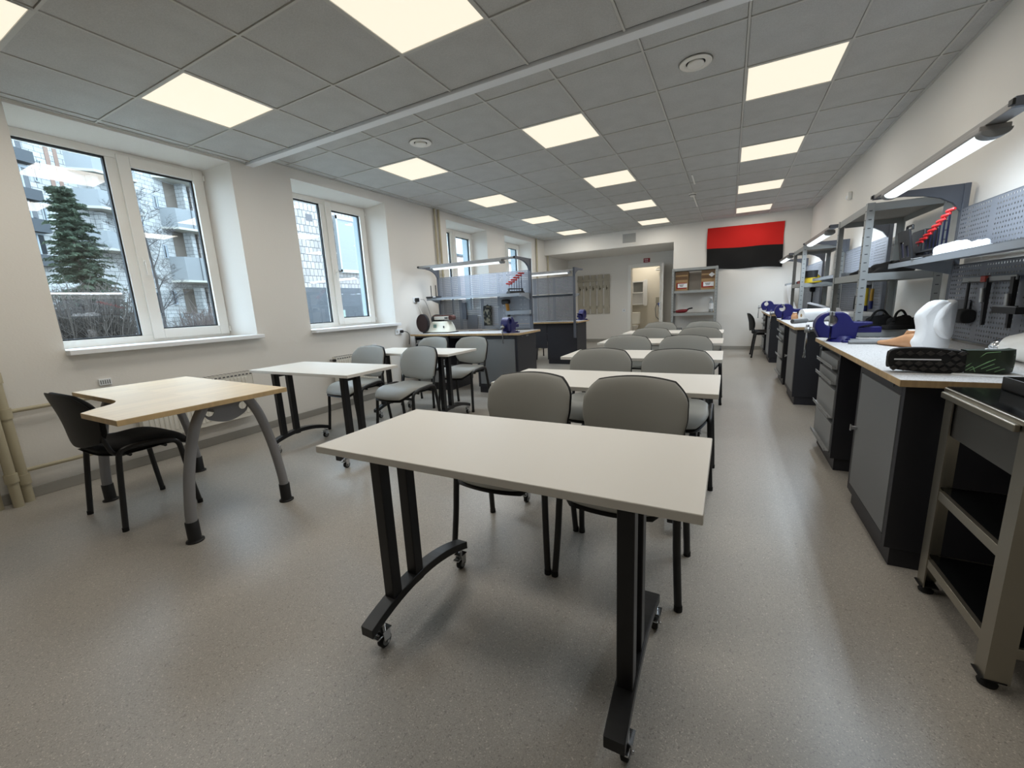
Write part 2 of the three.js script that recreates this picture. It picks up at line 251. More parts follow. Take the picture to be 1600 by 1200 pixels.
// windows
openings.forEach(([a, b], i) => {
  const w = struct('window_' + (i + 1)), L = a - 0.0, R = b + 0.1, M = R + 0.68, y0 = 1.0, y1 = 2.587, x0 = XG - 0.07, x1 = XG, P = (n, g, m = MT.pvc) => part(n, g, m, w);
  const bar = (z0, z1, ya, yb, xa = x0, xb = x1) => span(xa, xb, ya, yb, z0, z1, 0.005);
  P('frame', [bar(L, L - 0.03, y0 + 0.06, y1 - 0.06), bar(R, R + 0.05, y0 + 0.06, y1 - 0.06), bar(L, R, y0, y0 + 0.06), bar(L, R, y1 - 0.06, y1), bar(M + 0.04, M - 0.035, y0 + 0.06, y1 - 0.06)]);
  const fl = L - 0.03, fr = M + 0.04, sl = M - 0.03, sr = R + 0.012, sy0 = y0 + 0.025, sy1 = y1 - 0.025, s = 0.085;
  P('glazing_bead', [bar(fl, fr, y0 + 0.06, y0 + 0.072, x0 + 0.02, x1 - 0.012), bar(fl, fr, y1 - 0.072, y1 - 0.06, x0 + 0.02, x1 - 0.012), bar(fr, fr + 0.012, y0 + 0.06, y1 - 0.06, x0 + 0.02, x1 - 0.012)], MT.gasket);
  P('pane', span(XG - 0.04, XG - 0.036, y0 + 0.06, y1 - 0.06, fl, fr), MT.clear);
  P('sash', [bar(sl, sl - s, sy0, sy1, x0 + 0.03, x1 + 0.018), bar(sr, sr + s, sy0, sy1, x0 + 0.03, x1 + 0.018), bar(sl - s, sr + s, sy0, sy0 + s, x0 + 0.03, x1 + 0.018), bar(sl - s, sr + s, sy1 - s, sy1, x0 + 0.03, x1 + 0.018)]);
  const g = 0.012; P('sash_gasket', [bar(sl - s, sl - s - g, sy0 + s, sy1 - s, x0 + 0.03, x1 - 0.01), bar(sr + s + g, sr + s, sy0 + s, sy1 - s, x0 + 0.03, x1 - 0.01), bar(sl - s, sr + s, sy0 + s, sy0 + s + g, x0 + 0.03, x1 - 0.01), bar(sl - s, sr + s, sy1 - s - g, sy1 - s, x0 + 0.03, x1 - 0.01)], MT.gasket);
  P('pane', span(XG - 0.034, XG - 0.03, sy0 + s, sy1 - s, sl - s, sr + s), MT.clear);
  const h = P('window_handle', [box(0.008, 0.07, 0.026, x1 + 0.022, 1.7, sl - s / 2, 0.003), rod([x1 + 0.02, 1.7, sl - s / 2], [x1 + 0.055, 1.7, sl - s / 2], 0.008), box(0.012, 0.13, 0.02, x1 + 0.055, 1.645, sl - s / 2, 0.005)]);
  P('hinge', [box(0.022, 0.05, 0.014, x1 + 0.02, sy0 + 0.05, sr - 0.004, 0.003), box(0.022, 0.05, 0.014, x1 + 0.02, sy1 - 0.05, sr - 0.004, 0.003)]);
  P('outer_jamb', span(XO + 0.003, XG - 0.075, 1.03, 2.55, b + 0.103, b + 0.109), mat(0x7f8b90, 0.8));
  P('window_sill', span(XG - 0.005, XL + 0.075, 0.962, 1.0, a, b - 0.03, 0.006), MT.white);
});
// inner doorway: frame and open leaf
{
  const d = struct('door_1');
  part('door_frame', [span(-2.53, -2.44, 0, 2.12, ZR + 0.02, ZR - 0.19, 0.006), span(-1.68, -1.59, 0, 2.12, ZR + 0.02, ZR - 0.19, 0.006), span(-2.44, -1.68, 2.03, 2.12, ZR + 0.02, ZR - 0.19, 0.006)], MT.pvc, d);
  const leaf = new THREE.Group(); leaf.name = 'door_leaf'; leaf.position.set(-1.62, 0, ZR + 0.03); leaf.rotation.y = 0.15; d.add(leaf);
  part('panel', box(0.045, 2.02, 0.78, 0, 1.03, 0.39, 0.005), MT.pvc, leaf);
  part('door_handle', [rod([-0.02, 1.0, 0.71], [-0.075, 1.0, 0.71], 0.009), rod([-0.07, 1.0, 0.71], [-0.07, 1.0, 0.6], 0.009), box(0.008, 0.2, 0.04, -0.025, 0.98, 0.71, 0.003)], MT.chrome, leaf);
}

// ───────────── tables on castors ─────────────
function makeTable(label, pos) {
  const t = thing('flip_top_table', label, 'table', pos, 0);
  part('tabletop', box(1.2, 0.024, 0.52, 0, 0.723, 0, 0.003), MT.top, t);
  part('under_rail', [box(0.8, 0.022, 0.03, 0, 0.699, 0.09)], MT.steelBlack, t);
  for (const s of [-1, 1]) {
    const x = s * 0.425;
    part('top_bracket', [box(0.045, 0.014, 0.22, x, 0.704, 0.09, 0.003), box(0.012, 0.04, 0.08, x, 0.68, 0.09)], MT.steelBlack, t);
    for (const z of [0.152, 0.03]) part('post', box(0.045, 0.575, 0.045, x, 0.41, z, 0.004), MT.steelBlack, t);
    const p = [], q = []; for (let k = 0; k <= 16; k++) { const z = -0.29 + 0.58 * k / 16, y = 0.165 - 0.058 * ((z) / 0.29) ** 2; p.push([z, y]); q.unshift([z, y - 0.034]); }
    part('foot', extrude([...p, ...q], 0.055, 0.003).rotateY(-PI / 2).scale(1, 1, 1).translate(x, 0, 0), MT.steelBlack, t);
    for (const z of [0.235, -0.245]) {
      const X = x + 0.018;
      const c = part('castor', [box(0.042, 0.004, 0.042, X, 0.071, z), box(0.004, 0.04, 0.03, X - 0.017, 0.052, z, 0.002), box(0.004, 0.04, 0.03, X + 0.017, 0.052, z, 0.002), box(0.036, 0.006, 0.034, X, 0.068, z), rod([X - 0.021, 0.026, z], [X + 0.021, 0.026, z], 0.005), rod([X, 0.07, z], [X, 0.1, z], 0.009), box(0.03, 0.006, 0.03, X, 0.056, z + 0.026, 0.002)], MT.chrome, t);
      part('hub', [rod([X - 0.0122, 0.026, z], [X + 0.0122, 0.026, z], 0.017, 0.017, 18)], MT.grey, c);
      part('wheel', lathe([[0.004, -0.011], [0.02, -0.011], [0.026, -0.008], [0.026, 0.008], [0.02, 0.011], [0.004, 0.011]], 22).rotateZ(PI / 2).translate(X, 0.026, z), MT.rubber, c);
    }
  }
  return t;
}
const table0 = makeTable('long beige-topped table in the foreground, nearest the viewpoint', [-0.625, 0, -1.11]);
[[-0.62, -2.28, 'beige-topped table in the long row, directly behind the foreground table'], [-0.62, -3.42, 'third beige-topped table from the front in the long row'], [-0.63, -4.54, 'fourth beige-topped table from the front in the long row'], [-0.64, -5.76, 'last beige-topped table of the long row, nearest the doorway'],
  [-3.0, -2.25, 'white-topped castor table beside the wooden desk, by the windows'], [-2.99, -3.44, 'white-topped castor table nearest the sander bench, by the windows']].forEach(([x, z, l]) => copy(table0, l, [x, 0, z]));

// ───────────── stacking chairs ─────────────
function pad(hw, v0, v1, thick, pos, back = false, n = 22, m = 22) {      // closed cushion: half width hw(v), pos(a, b, t)
  const f = (s) => (u, v) => { const U = u * 2 - 1, W = v * 2 - 1, e = Math.sqrt(Math.max(0, 1 - Math.abs(U) ** 5)) * Math.sqrt(Math.max(0, 1 - Math.abs(W) ** 5)); const vv = v0 + (v1 - v0) * v; return pos(U * hw(v), vv, s * thick / 2 * e); };
  const sm = (s) => (u, v) => f(s)(0.5 - 0.5 * Math.cos(u * PI), 0.5 - 0.5 * Math.cos(v * PI));
  return [grid(n, m, sm(1)), grid(n, m, sm(-1), true)];
}
function makeChair(name, label, pos, turn, group, M) {
  const t = thing(name, label, 'chair', pos, turn, group);
  const seatW = (v) => 0.228 * Math.min(1, (1 - (2 * Math.abs(v - 0.5)) ** 6 * 0.30)) * (0.93 + 0.07 * v);
  const sy = (b) => { const w = (b + 0.01) / 0.21; return 0.455 + (w > 0 ? 0.012 * w - 0.045 * w ** 4 : 0.01 * w * w + 0.02 * w ** 4); };
  const seatPos = (dy) => (a, b, q) => V(a, sy(b) + q + dy - 0.010 * (1 - (a / 0.235) ** 2), b + 0.035 * (1 - (a / 0.228) ** 2) * Math.max(0, (b - 0.05) / 0.175) ** 2);
  part('seat', pad(seatW, -0.2, 0.225, M.seat || 0.06, seatPos(0.006)), M.pad, t);
  part('seat_shell', pad(seatW, -0.2, 0.222, 0.018, seatPos(-0.022)), M.shell, t);
  const bw = (v) => 0.234 * (v > 0.5 ? 1 - 0.26 * Math.max(0, (v - 0.72) / 0.28) ** 2.2 : v < 0.3 ? 0.96 - 0.14 * ((0.3 - v) / 0.3) ** 2 : 1 - 0.04 * ((0.5 - v) / 0.2) ** 2);
  const backPos = (dz) => (a, b, q) => { const h = (b - 0.5) / 0.315, u2 = (a / 0.234) ** 2; return V(a, b - 0.05 * u2 * Math.max(0, h - 0.45) + 0.085 * u2 * Math.max(0, 0.5 - h), -0.213 - 0.055 * h + 0.058 * u2 + 0.012 * Math.sin(h * PI) + q + dz); };
  part('backrest', pad(bw, 0.495, 0.818, M.back || 0.04, backPos(0)), M.pad, t);
  part('back_shell', pad((v) => bw(v) * 1.012, 0.49, 0.821, 0.02, backPos(-0.022)), M.shell, t);
  for (const s of [-1, 1]) {
    const x = s * 0.252, xi = s * 0.232;
    part('side_frame', tube([[x, 0.0, 0.19], [x - s * 0.012, 0.2, 0.17], [xi, 0.41, 0.152], [xi, 0.445, 0.125], [xi, 0.462, 0.06], [xi, 0.472, -0.06], [xi, 0.465, -0.115], [xi, 0.43, -0.14], [x - s * 0.008, 0.2, -0.168], [x, 0.0, -0.19]], 0.0145, 60, 10, 0.3), M.frame, t);
    part('back_post', tube([[s * 0.17, 0.432, -0.02], [s * 0.2, 0.434, -0.12], [s * 0.203, 0.46, -0.155], [s * 0.2, 0.52, -0.172], [s * 0.192, 0.60, -0.192], [s * 0.178, 0.68, -0.215]], 0.012, 30, 8, 0.3), M.frame, t);
    for (const z of [0.19, -0.19]) part('foot_cap', lathe([[0.0001, 0], [0.0155, 0], [0.0155, 0.022], [0.014, 0.024]], 12).translate(x, 0.0, z), MT.rubber, t);
  }
  part('crossbar', [rod([-0.236, 0.43, 0.08], [0.236, 0.43, 0.08], 0.009), rod([-0.236, 0.428, -0.09], [0.236, 0.428, -0.09], 0.009)], M.frame, t);
  return t;
}
const greyM = { pad: MT.vinyl, shell: MT.plasticB, frame: MT.black }, blackM = { pad: MT.fabric, shell: MT.shellB, frame: MT.black, seat: 0.085, back: 0.06 };
const gC = 'grey vinyl chairs in the long row', gW = 'grey vinyl chairs by the windows';
const chair0 = makeChair('stacking_chair', 'grey vinyl chair at the foreground table, on the window side', [-0.905, 0, -1.667], 0, gC, greyM);
[[-0.368, -1.667, 'grey vinyl chair at the foreground table, on the bench side', gC], [-0.84, -2.8, 'grey vinyl chair at the second table of the long row, window side', gC], [-0.3, -2.8, 'grey vinyl chair at the second table of the long row, bench side', gC],
  [-0.885, -3.95, 'grey vinyl chair at the third table of the long row, window side', gC], [-0.345, -3.95, 'grey vinyl chair at the third table of the long row, bench side', gC], [-0.83, -5.04, 'grey vinyl chair at the fourth table of the long row, window side', gC], [-0.285, -5.04, 'grey vinyl chair at the fourth table of the long row, bench side', gC],
  [-0.9, -6.3, 'grey vinyl chair at the last table of the long row, toward the doorway', gC], [-0.31, -6.3, 'grey vinyl chair at the last table of the long row, under the shelving rack', gC],
  [-3.35, -2.88, 'grey vinyl chair between the window radiator and its neighbour chair', gW, 0], [-2.67, -2.87, 'grey vinyl chair in full view behind the white table beside the desk', gW, -0.06],
  [-3.34, -3.95, 'grey vinyl chair in front of the sander bench, nearest the window wall', gW, 0], [-2.76, -3.95, 'grey vinyl chair in front of the sander bench cabinet door', gW, -0.05]].forEach(([x, z, l, g, r = 0]) => copy(chair0, l, [x, 0, z], r, g));
const dark0 = makeChair('fabric_chair', 'black fabric chair pushed into the notch of the wooden desk', [-3.265, 0, -1.03], PI, undefined, blackM);
copy(dark0, 'black fabric chair by the farthest right-hand workbench', [0.61, 0, -9.03], PI / 2);
copy(dark0, 'black chair behind the back bench, only its legs showing under it', [-3.45, 0, -8.35], PI);

// ───────────── wooden desk with notch ─────────────
{
  const t = thing('corner_desk', 'light maple desk with a curved notch on arched grey legs', 'desk', [-3.06, 0, -1.15]);
  const o = (x, z) => [x + 3.06, -(z + 1.15)];
  const pts = [o(-3.76, -0.955), o(-3.69, -1.57), o(-2.345, -1.495), o(-2.385, -0.72), o(-2.80, -0.722)];
  const c = new THREE.CatmullRomCurve3([V(...o(-2.80, -0.722), 0), V(...o(-2.87, -0.80), 0), V(...o(-2.93, -0.885), 0), V(...o(-3.02, -0.928), 0), V(...o(-3.2, -0.94), 0)]);
  for (const p of c.getPoints(20)) pts.push([p.x, p.y]);
  const g = extrude(pts, 0.026, 0.002).rotateX(-PI / 2).translate(0, 0.737, 0);
  part('desktop', g, MT.mapleEdge, t);
  const s = extrude(pts.map(([x, y]) => [x * 0.997, y * 0.997]), 0.001).rotateX(-PI / 2).translate(0, 0.7503, 0); part('laminate', s, MT.maple, t);
  const foot = (x, z, tx, tz) => {
    const X = x + 3.06, Z = z + 1.15, TX = tx + 3.06, TZ = tz + 1.15, L = (k, y) => [TX + (X - TX) * k, y, TZ + (Z - TZ) * k];
    part('leg', tube([L(0, 0.725), L(0.42, 0.6), L(0.76, 0.4), L(0.95, 0.2), L(1, 0.1)], 0.0265, 40, 14, 0.5), MT.deskLeg, t);
    part('foot_cap', lathe([[0.0001, 0], [0.042, 0], [0.042, 0.008], [0.031, 0.014], [0.031, 0.115], [0.0001, 0.117]], 20).translate(X, 0, Z), MT.plasticB, t);
  };
  foot(-2.5, -0.955, -2.5, -1.12); foot(-2.485, -1.47, -2.485, -1.33); foot(-3.66, -0.985, -3.62, -1.1); foot(-3.655, -1.52, -3.62, -1.38);
  const gp = new THREE.Shape(smoothPts([[-0.125, 0.725], [-0.115, 0.66], [-0.085, 0.625], [0, 0.60], [0.085, 0.625], [0.115, 0.66], [0.125, 0.725], [0, 0.726]], 5).map((p) => new THREE.Vector2(...p)));
  for (const s2 of [-1, 1]) gp.holes.push(new THREE.Path(circle(s2 * 0.088, 0.672, 0.022).map((p) => new THREE.Vector2(...p))));
  for (const x of [-2.5, -3.62]) part('gusset', extrude(gp, 0.006, 0.001).rotateY(PI / 2).translate(x + 3.06, 0, -1.225 + 1.15), MT.deskLeg, t);
  part('stretcher', box(1.1, 0.04, 0.02, 0, 0.66, -0.08, 0.003), MT.deskLeg, t);
}

// ───────────── workbench stations ─────────────
function perforated(W, H, p = 0.0266, hole = 0.0098, T = 0.0015, gaps = []) {   // sheet with square holes, lower left at 0,0
  const nx = Math.floor(W / p), ny = Math.floor(H / p), mx = (W - nx * p) / 2, my = (H - ny * p) / 2, pos = [], h = hole / 2;
  const quad = (a, b, c, d) => pos.push(...a, ...b, ...c, ...a, ...c, ...d);
  const both = (x0, y0, x1, y1) => { if (x1 - x0 < 1e-6 || y1 - y0 < 1e-6) return; quad([x0, y0, 0], [x1, y0, 0], [x1, y1, 0], [x0, y1, 0]); quad([x0, y0, -T], [x0, y1, -T], [x1, y1, -T], [x1, y0, -T]); };
  both(0, 0, W, my); both(0, H - my, W, H); both(0, my, mx, H - my); both(W - mx, my, W, H - my);
  for (let i = 0; i < nx; i++) for (let j = 0; j < ny; j++) {
    const x0 = mx + i * p, y0 = my + j * p, cx = x0 + p / 2, cy = y0 + p / 2;
    if (gaps.some((g) => Math.abs(cx - g) < p)) { both(x0, y0, x0 + p, y0 + p); continue; }
    both(x0, y0, x0 + p, cy - h); both(x0, cy + h, x0 + p, y0 + p); both(x0, cy - h, cx - h, cy + h); both(cx + h, cy - h, x0 + p, cy + h);
    const a = [cx - h, cy - h], b = [cx + h, cy - h], c = [cx + h, cy + h], d = [cx - h, cy + h];
    for (const [q, r] of [[a, b], [b, c], [c, d], [d, a]]) quad([...q, 0], [...r, 0], [...r, -T], [...q, -T]);
  }
  for (const [q, r] of [[[0, 0], [W, 0]], [[W, 0], [W, H]], [[W, H], [0, H]], [[0, H], [0, 0]]]) quad([...q, -T], [...r, -T], [...r, 0], [...q, 0]);
  const g = new THREE.BufferGeometry(); g.setAttribute('position', new THREE.Float32BufferAttribute(pos, 3)); g.computeVertexNormals(); return g;
}
const pegUpper = perforated(1.56, 0.30, undefined, undefined, undefined, [0.39, 0.78, 1.17]), pegLower = perforated(1.56, 0.46, undefined, undefined, undefined, [0.39, 0.78, 1.17]);
function makeWorktop(label) {
  const t = thing('worktop', label, 'workbench top');
  part('board', span(0, 1.8, 0.793, 0.8195, 0, -0.68, 0.001), MT.benchCore, t);
  part('laminate', span(0.001, 1.799, 0.8195, 0.8205, -0.001, -0.679), MT.benchTop, t);
  return t;
}
function makeDrawers(label) {
  const t = thing('drawer_cabinet', label, 'drawer cabinet');
  part('plinth', span(0.06, 0.645, 0, 0.09, -0.06, -0.6), MT.carcass, t);
  part('carcass', [span(0.05, 0.08, 0.085, 0.793, -0.035, -0.61, 0.002), span(0.63, 0.66, 0.085, 0.793, -0.035, -0.61, 0.002), span(0.08, 0.63, 0.085, 0.11, -0.035, -0.61), span(0.08, 0.63, 0.765, 0.793, -0.035, -0.61), span(0.08, 0.63, 0.11, 0.765, -0.59, -0.61)], MT.carcass, t);
  const ys = [0.765, 0.665, 0.565, 0.34, 0.112];
  for (let i = 0; i < 4; i++) {
    const a = ys[i + 1] + 0.006, b = ys[i] - 0.006, d = part('drawer', [span(0.088, 0.622, a, b - 0.028, -0.03, -0.5, 0.002)], MT.drawer, t);
    part('pull_lip', [span(0.088, 0.622, a, a + 0.004, -0.03, -0.005), hexa([[0.088, a, -0.008], [0.622, a, -0.008], [0.622, a + 0.022, -0.004], [0.088, a + 0.022, -0.004]], [[0.088, a, -0.011], [0.622, a, -0.011], [0.622, a + 0.022, -0.007], [0.088, a + 0.022, -0.007]])], MT.drawer, d);
  }
  part('lock', [rod([0.067, 0.77, -0.035], [0.067, 0.77, -0.02], 0.008), box(0.01, 0.1, 0.008, 0.067, 0.7, -0.03, 0.003)], MT.steel, t);
  return t;
}
function makeKnee(label) {
  const t = thing('kneehole_panel', label, 'bench panel');
  part('back_sheet', span(0.665, 1.125, 0.31, 0.792, -0.6, -0.615), MT.carcass, t); part('cross_rail', span(0.665, 1.125, 0.755, 0.792, -0.06, -0.1), MT.carcass, t); part('side_rail', span(0.665, 0.69, 0.755, 0.792, -0.1, -0.6), MT.carcass, t); part('side_rail', span(1.1, 1.125, 0.755, 0.792, -0.1, -0.6), MT.carcass, t);
  return t;
}
function makeCupboard(label) {
  const t = thing('door_cabinet', label, 'cabinet');
  part('plinth', span(1.135, 1.745, 0, 0.09, -0.055, -0.6), MT.carcass, t);
  part('carcass', [span(1.13, 1.165, 0.085, 0.793, -0.032, -0.61, 0.002), span(1.72, 1.755, 0.085, 0.793, -0.032, -0.61, 0.002), span(1.165, 1.72, 0.085, 0.125, -0.032, -0.61), span(1.165, 1.72, 0.745, 0.793, -0.032, -0.61), span(1.165, 1.72, 0.1, 0.78, -0.595, -0.61)], MT.carcass, t);
  const d = part('door', span(1.169, 1.716, 0.129, 0.741, -0.03, -0.045, 0.002), MT.door, t);
  part('latch', [rod([1.19, 0.45, -0.03], [1.19, 0.45, -0.005], 0.012), box(0.012, 0.035, 0.006, 1.19, 0.45, -0.004, 0.002)], MT.chrome, d);
  part('name_plate', box(0.06, 0.018, 0.002, 1.6, 0.77, -0.031), MT.darkGrey, t);
  part('levelling_bolt', [rod([1.755, 0.765, -0.18], [1.76, 0.765, -0.18], 0.007), box(0.004, 0.018, 0.07, 1.757, 0.765, -0.33)], MT.grey, t);
  return t;
}
function makeStand(label) {
  const t = thing('tool_panel_stand', label, 'pegboard');
  const u = [0.06, 1.66];
  for (const x of u) part('upright', box(0.042, 1.28, 0.03, x, 1.16, -0.697, 0.003), MT.post, t);
  part('perforated_panel', pegUpper.clone().translate(0.08, 1.345, -0.683), MT.peg, t);
  part('perforated_panel', pegLower.clone().translate(0.08, 0.835, -0.683), MT.peg, t);
  part('panel_flange', [span(0.08, 1.64, 1.643, 1.647, -0.683, -0.7), span(0.08, 1.64, 1.292, 1.297, -0.683, -0.7), span(0.08, 1.64, 0.833, 0.837, -0.683, -0.7)], MT.peg, t);
  part('shelf', [span(0.07, 1.65, 1.331, 1.335, -0.68, -0.36), span(0.07, 1.65, 1.30, 1.335, -0.36, -0.363), span(0.07, 1.65, 1.30, 1.304, -0.363, -0.375)], MT.shelf, t);
  for (const x of u) {
    part('shelf_bracket', extrude([[-0.68, 1.33], [-0.4, 1.33], [-0.4, 1.318], [-0.68, 1.24]], 0.003).rotateY(-PI / 2).translate(x + (x < 1 ? 0.012 : -0.012), 0, 0), MT.shelf, t);
    const g = smoothPts([[-0.70, 1.80], [-0.45, 1.80], [-0.235, 1.80], [-0.235, 1.768], [-0.4, 1.766], [-0.55, 1.745], [-0.65, 1.69], [-0.683, 1.64], [-0.70, 1.64]], 3, true);
    part('lamp_arm', extrude([[-0.712, 1.80], [-0.235, 1.80], [-0.235, 1.768], [-0.40, 1.766], [-0.50, 1.752], [-0.58, 1.727], [-0.64, 1.69], [-0.683, 1.63], [-0.712, 1.63]], 0.026, 0.002).rotateY(-PI / 2), MT.post, t).position.x = x;
    part('arm_cap', box(0.028, 0.02, 0.008, x, 1.785, -0.231, 0.002), MT.plasticB, t);
  }
  part('lamp_beam', [span(0.06, 1.66, 1.772, 1.798, -0.24, -0.30, 0.003)], MT.lampBody, t);
  return t;
}
function makeLamp(label) {
  const t = thing('bench_lamp', label, 'work lamp');
  const prof = (r, y) => Array.from({ length: 17 }, (_, i) => { const a = PI + PI * i / 16; return [-0.27 + r * Math.cos(a), y + r * 0.62 * Math.sin(a)]; });
  part('housing', [span(0.29, 1.47, 1.748, 1.772, -0.225, -0.315, 0.004)], MT.lampBody, t);
  for (const x of [0.30, 1.46]) part('end_cap', extrude([[-0.315, 1.752], ...prof(0.045, 1.75), [-0.225, 1.752]], 0.05, 0.004).rotateY(-PI / 2), MT.grey, t).position.x = x;
  part('diffuser', extrude([[-0.31, 1.748], ...prof(0.04, 1.748), [-0.23, 1.748]], 1.1, 0.002).rotateY(-PI / 2).translate(0.88, 0, 0), lampGlow, t);
  return t;
}
function makeVise(label) {
  const t = thing('bench_vise', label, 'vise');                          // profile in local z (towards the user) and y, thickness in x
  const ex = (p, w, b = 0.008, holes = []) => extrude(p, w, b, holes).rotateY(-PI / 2);
  const arc = (c, r, a0, a1, n) => Array.from({ length: n + 1 }, (_, i) => { const q = (a0 + (a1 - a0) * i / n) * PI / 180; return [c[0] + r * Math.cos(q), c[1] + r * Math.sin(q)]; });
  const H = [0.003, 0.146];
  part('fixed_jaw', ex([[-0.145, 0.02], [-0.155, 0.1], [-0.225, 0.118], [-0.225, 0.133], [-0.125, 0.136], ...arc([-0.03, 0.12], 0.088, 162, 108, 8), [-0.006, 0.204], [-0.006, 0.184], ...arc(H, 0.037, 105, 258, 12), [-0.006, 0.02]], 0.1), MT.vise, t);
  part('moving_jaw', ex([[0.002, 0.025], [0.002, 0.109], ...arc(H, 0.037, -88, 86, 12), [0.004, 0.204], ...arc([0.0, 0.115], 0.09, 80, -30, 14), [0.06, 0.03]], 0.1), MT.vise, t);
  part('jaw_plate', [box(0.11, 0.024, 0.012, 0, 0.194, 0.008, 0.001), box(0.11, 0.024, 0.012, 0, 0.194, -0.01, 0.001)], MT.steel, t);
  part('slide_bar', span(-0.03, 0.03, 0.06, 0.1, -0.28, 0.05, 0.005), MT.vise, t);
  part('swivel_base', [rod([0, 0.0, -0.085], [0, 0.018, -0.085], 0.095, 0.085, 28), rod([0, 0.018, -0.085], [0, 0.04, -0.085], 0.07, 0.06, 28)], MT.vise, t);
  for (const s of [-1, 1]) part('base_lug', [box(0.05, 0.016, 0.05, s * 0.1, 0.008, -0.085, 0.004), rod([s * 0.1, 0.0, -0.085], [s * 0.1, 0.026, -0.085], 0.008)], MT.vise, t);
  part('swivel_lock', [rod([-0.06, 0.045, -0.06], [-0.085, 0.045, -0.06], 0.006), rod([-0.085, 0.02, -0.1], [-0.085, 0.065, -0.03], 0.004)], MT.chrome, t);
  const sc = part('screw', [rod([0, 0.083, 0.08], [0, 0.083, 0.135], 0.014), lathe([[0.0001, -0.015], [0.022, -0.015], [0.022, 0.015], [0.0001, 0.015]], 18).rotateX(PI / 2).translate(0, 0.083, 0.125)], MT.steel, t);
  part('handle', [rod([0, 0.112, 0.125], [-0.004, -0.115, 0.13], 0.0065), rod([0, 0.105, 0.125], [0, 0.118, 0.125], 0.01), rod([-0.004, -0.122, 0.13], [-0.004, -0.108, 0.13], 0.01)], MT.chrome, sc);
  return t;
}
const stations = [[0.605, -3.87, -PI / 2, 'the nearest right-hand workbench'], [0.605, -6.84, -PI / 2, 'the middle right-hand workbench'], [0.605, -9.93, -PI / 2, 'the farthest right-hand workbench'], [-4.15, -4.65, 0, 'the sander bench by the windows'], [-2.465, -8.02, PI, 'the back bench turned away toward the doorway']];
const proto = {};
stations.forEach(([x, z, r, where], i) => {
  const mk = (k, f, l) => { const o = proto[k] ? copy(proto[k], l) : (proto[k] = f(l)); o.position.set(x, 0, z); o.rotation.y = r; return o; };
  mk('top', makeWorktop, `grey speckled worktop with a tan edge on ${where}`);
  mk('dr', makeDrawers, `dark cabinet with grey drawers under ${where}`);
  mk('cb', makeCupboard, `dark cabinet with one grey door under ${where}`);
  mk('kn', makeKnee, `dark back panel of the knee space under ${where}`);
  mk('st', makeStand, `grey perforated tool panel with shelf behind ${where}`);
  const lamp = mk('lamp', makeLamp, `lit tube work lamp hanging over ${where}`);
  const q = (a, b, c) => V(a, b, c).applyAxisAngle(V(0, 1, 0), r).add(V(x, 0, z));
  for (const s of [-1, 1]) { const l = new THREE.RectAreaLight(LAMP_COLOR, LAMP_LIGHT, 1.1, 0.045); l.position.copy(q(0.88, 1.722, -0.27 + s * 0.034)); l.lookAt(q(0.88, 1.722 - 0.88, -0.27 + s * (0.034 + 0.46))); scene.add(l); }   // the two flanks of the half-round tube
  const vx = [0.27, 0.3, 0.4, 1.62, 0.12][i], v = mk('vise', makeVise, `blue bench vise with a hanging handle on ${where}`);
  v.position.copy(q(vx, 0.8205, -0.03)); if (i === 2) v.position.copy(q(vx, 0.8205, -0.05));
});

// ───────────── metal shelving racks ─────────────
function makeRack(label, W, D, H, ys) {
  const t = thing('shelving_rack', label, 'shelving');
  for (const x of [0, W]) for (const z of [0, -D]) {
    const sx = x ? -1 : 1, sz = z ? 1 : -1;
    const p = part('post', [span(x, x + sx * 0.045, 0, H, z, z + sz * 0.003), span(x, x + sx * 0.003, 0, H, z + sz * 0.003, z + sz * 0.045)], MT.galv, t);
    const slot = []; for (let y = 0.1; y < H - 0.05; y += 0.06) slot.push(box(0.018, 0.006, 0.002, x + sx * 0.022, y, z - sz * 0.0004), box(0.002, 0.006, 0.018, x - sx * 0.0004, y, z + sz * 0.022));
    const s = part('slots', slot, MT.darkGrey, p); s.userData.kind = 'stuff';
  }
  for (const y of ys) {
    part('beam', span(0.046, W - 0.046, y - 0.055, y - 0.002, -0.004, -0.008, 0.001), MT.galv, t); part('beam', span(0.046, W - 0.046, y - 0.055, y - 0.002, -D + 0.004, -D + 0.008, 0.001), MT.galv, t);
    part('beam', span(0.004, 0.008, y - 0.055, y - 0.002, -0.046, -D + 0.046, 0.001), MT.galv, t); part('beam', span(W - 0.004, W - 0.008, y - 0.055, y - 0.002, -0.046, -D + 0.046, 0.001), MT.galv, t);
    part('shelf_board', span(0.009, W - 0.009, y - 0.012, y - 0.001, -0.009, -D + 0.009), MT.mdf, t);
  }
  return t;
}
const rack0 = makeRack('grey metal shelving rack between the nearest and middle right-hand workbenches', 0.9, 0.45, 1.775, [1.772, 1.285, 0.87, 0.46, 0.1]);
rack0.position.set(0.85, 0, -4.86); rack0.rotation.y = -PI / 2;
copy(rack0, 'grey metal shelving rack between the middle and farthest right-hand workbenches', [0.85, 0, -7.79], -PI / 2);
makeRack('grey metal shelving rack at the back holding two cardboard boxes', 0.89, 0.4, 1.78, [1.778, 1.312, 0.83, 0.36, 0.1]).position.set(-1.12, 0, -9.68);

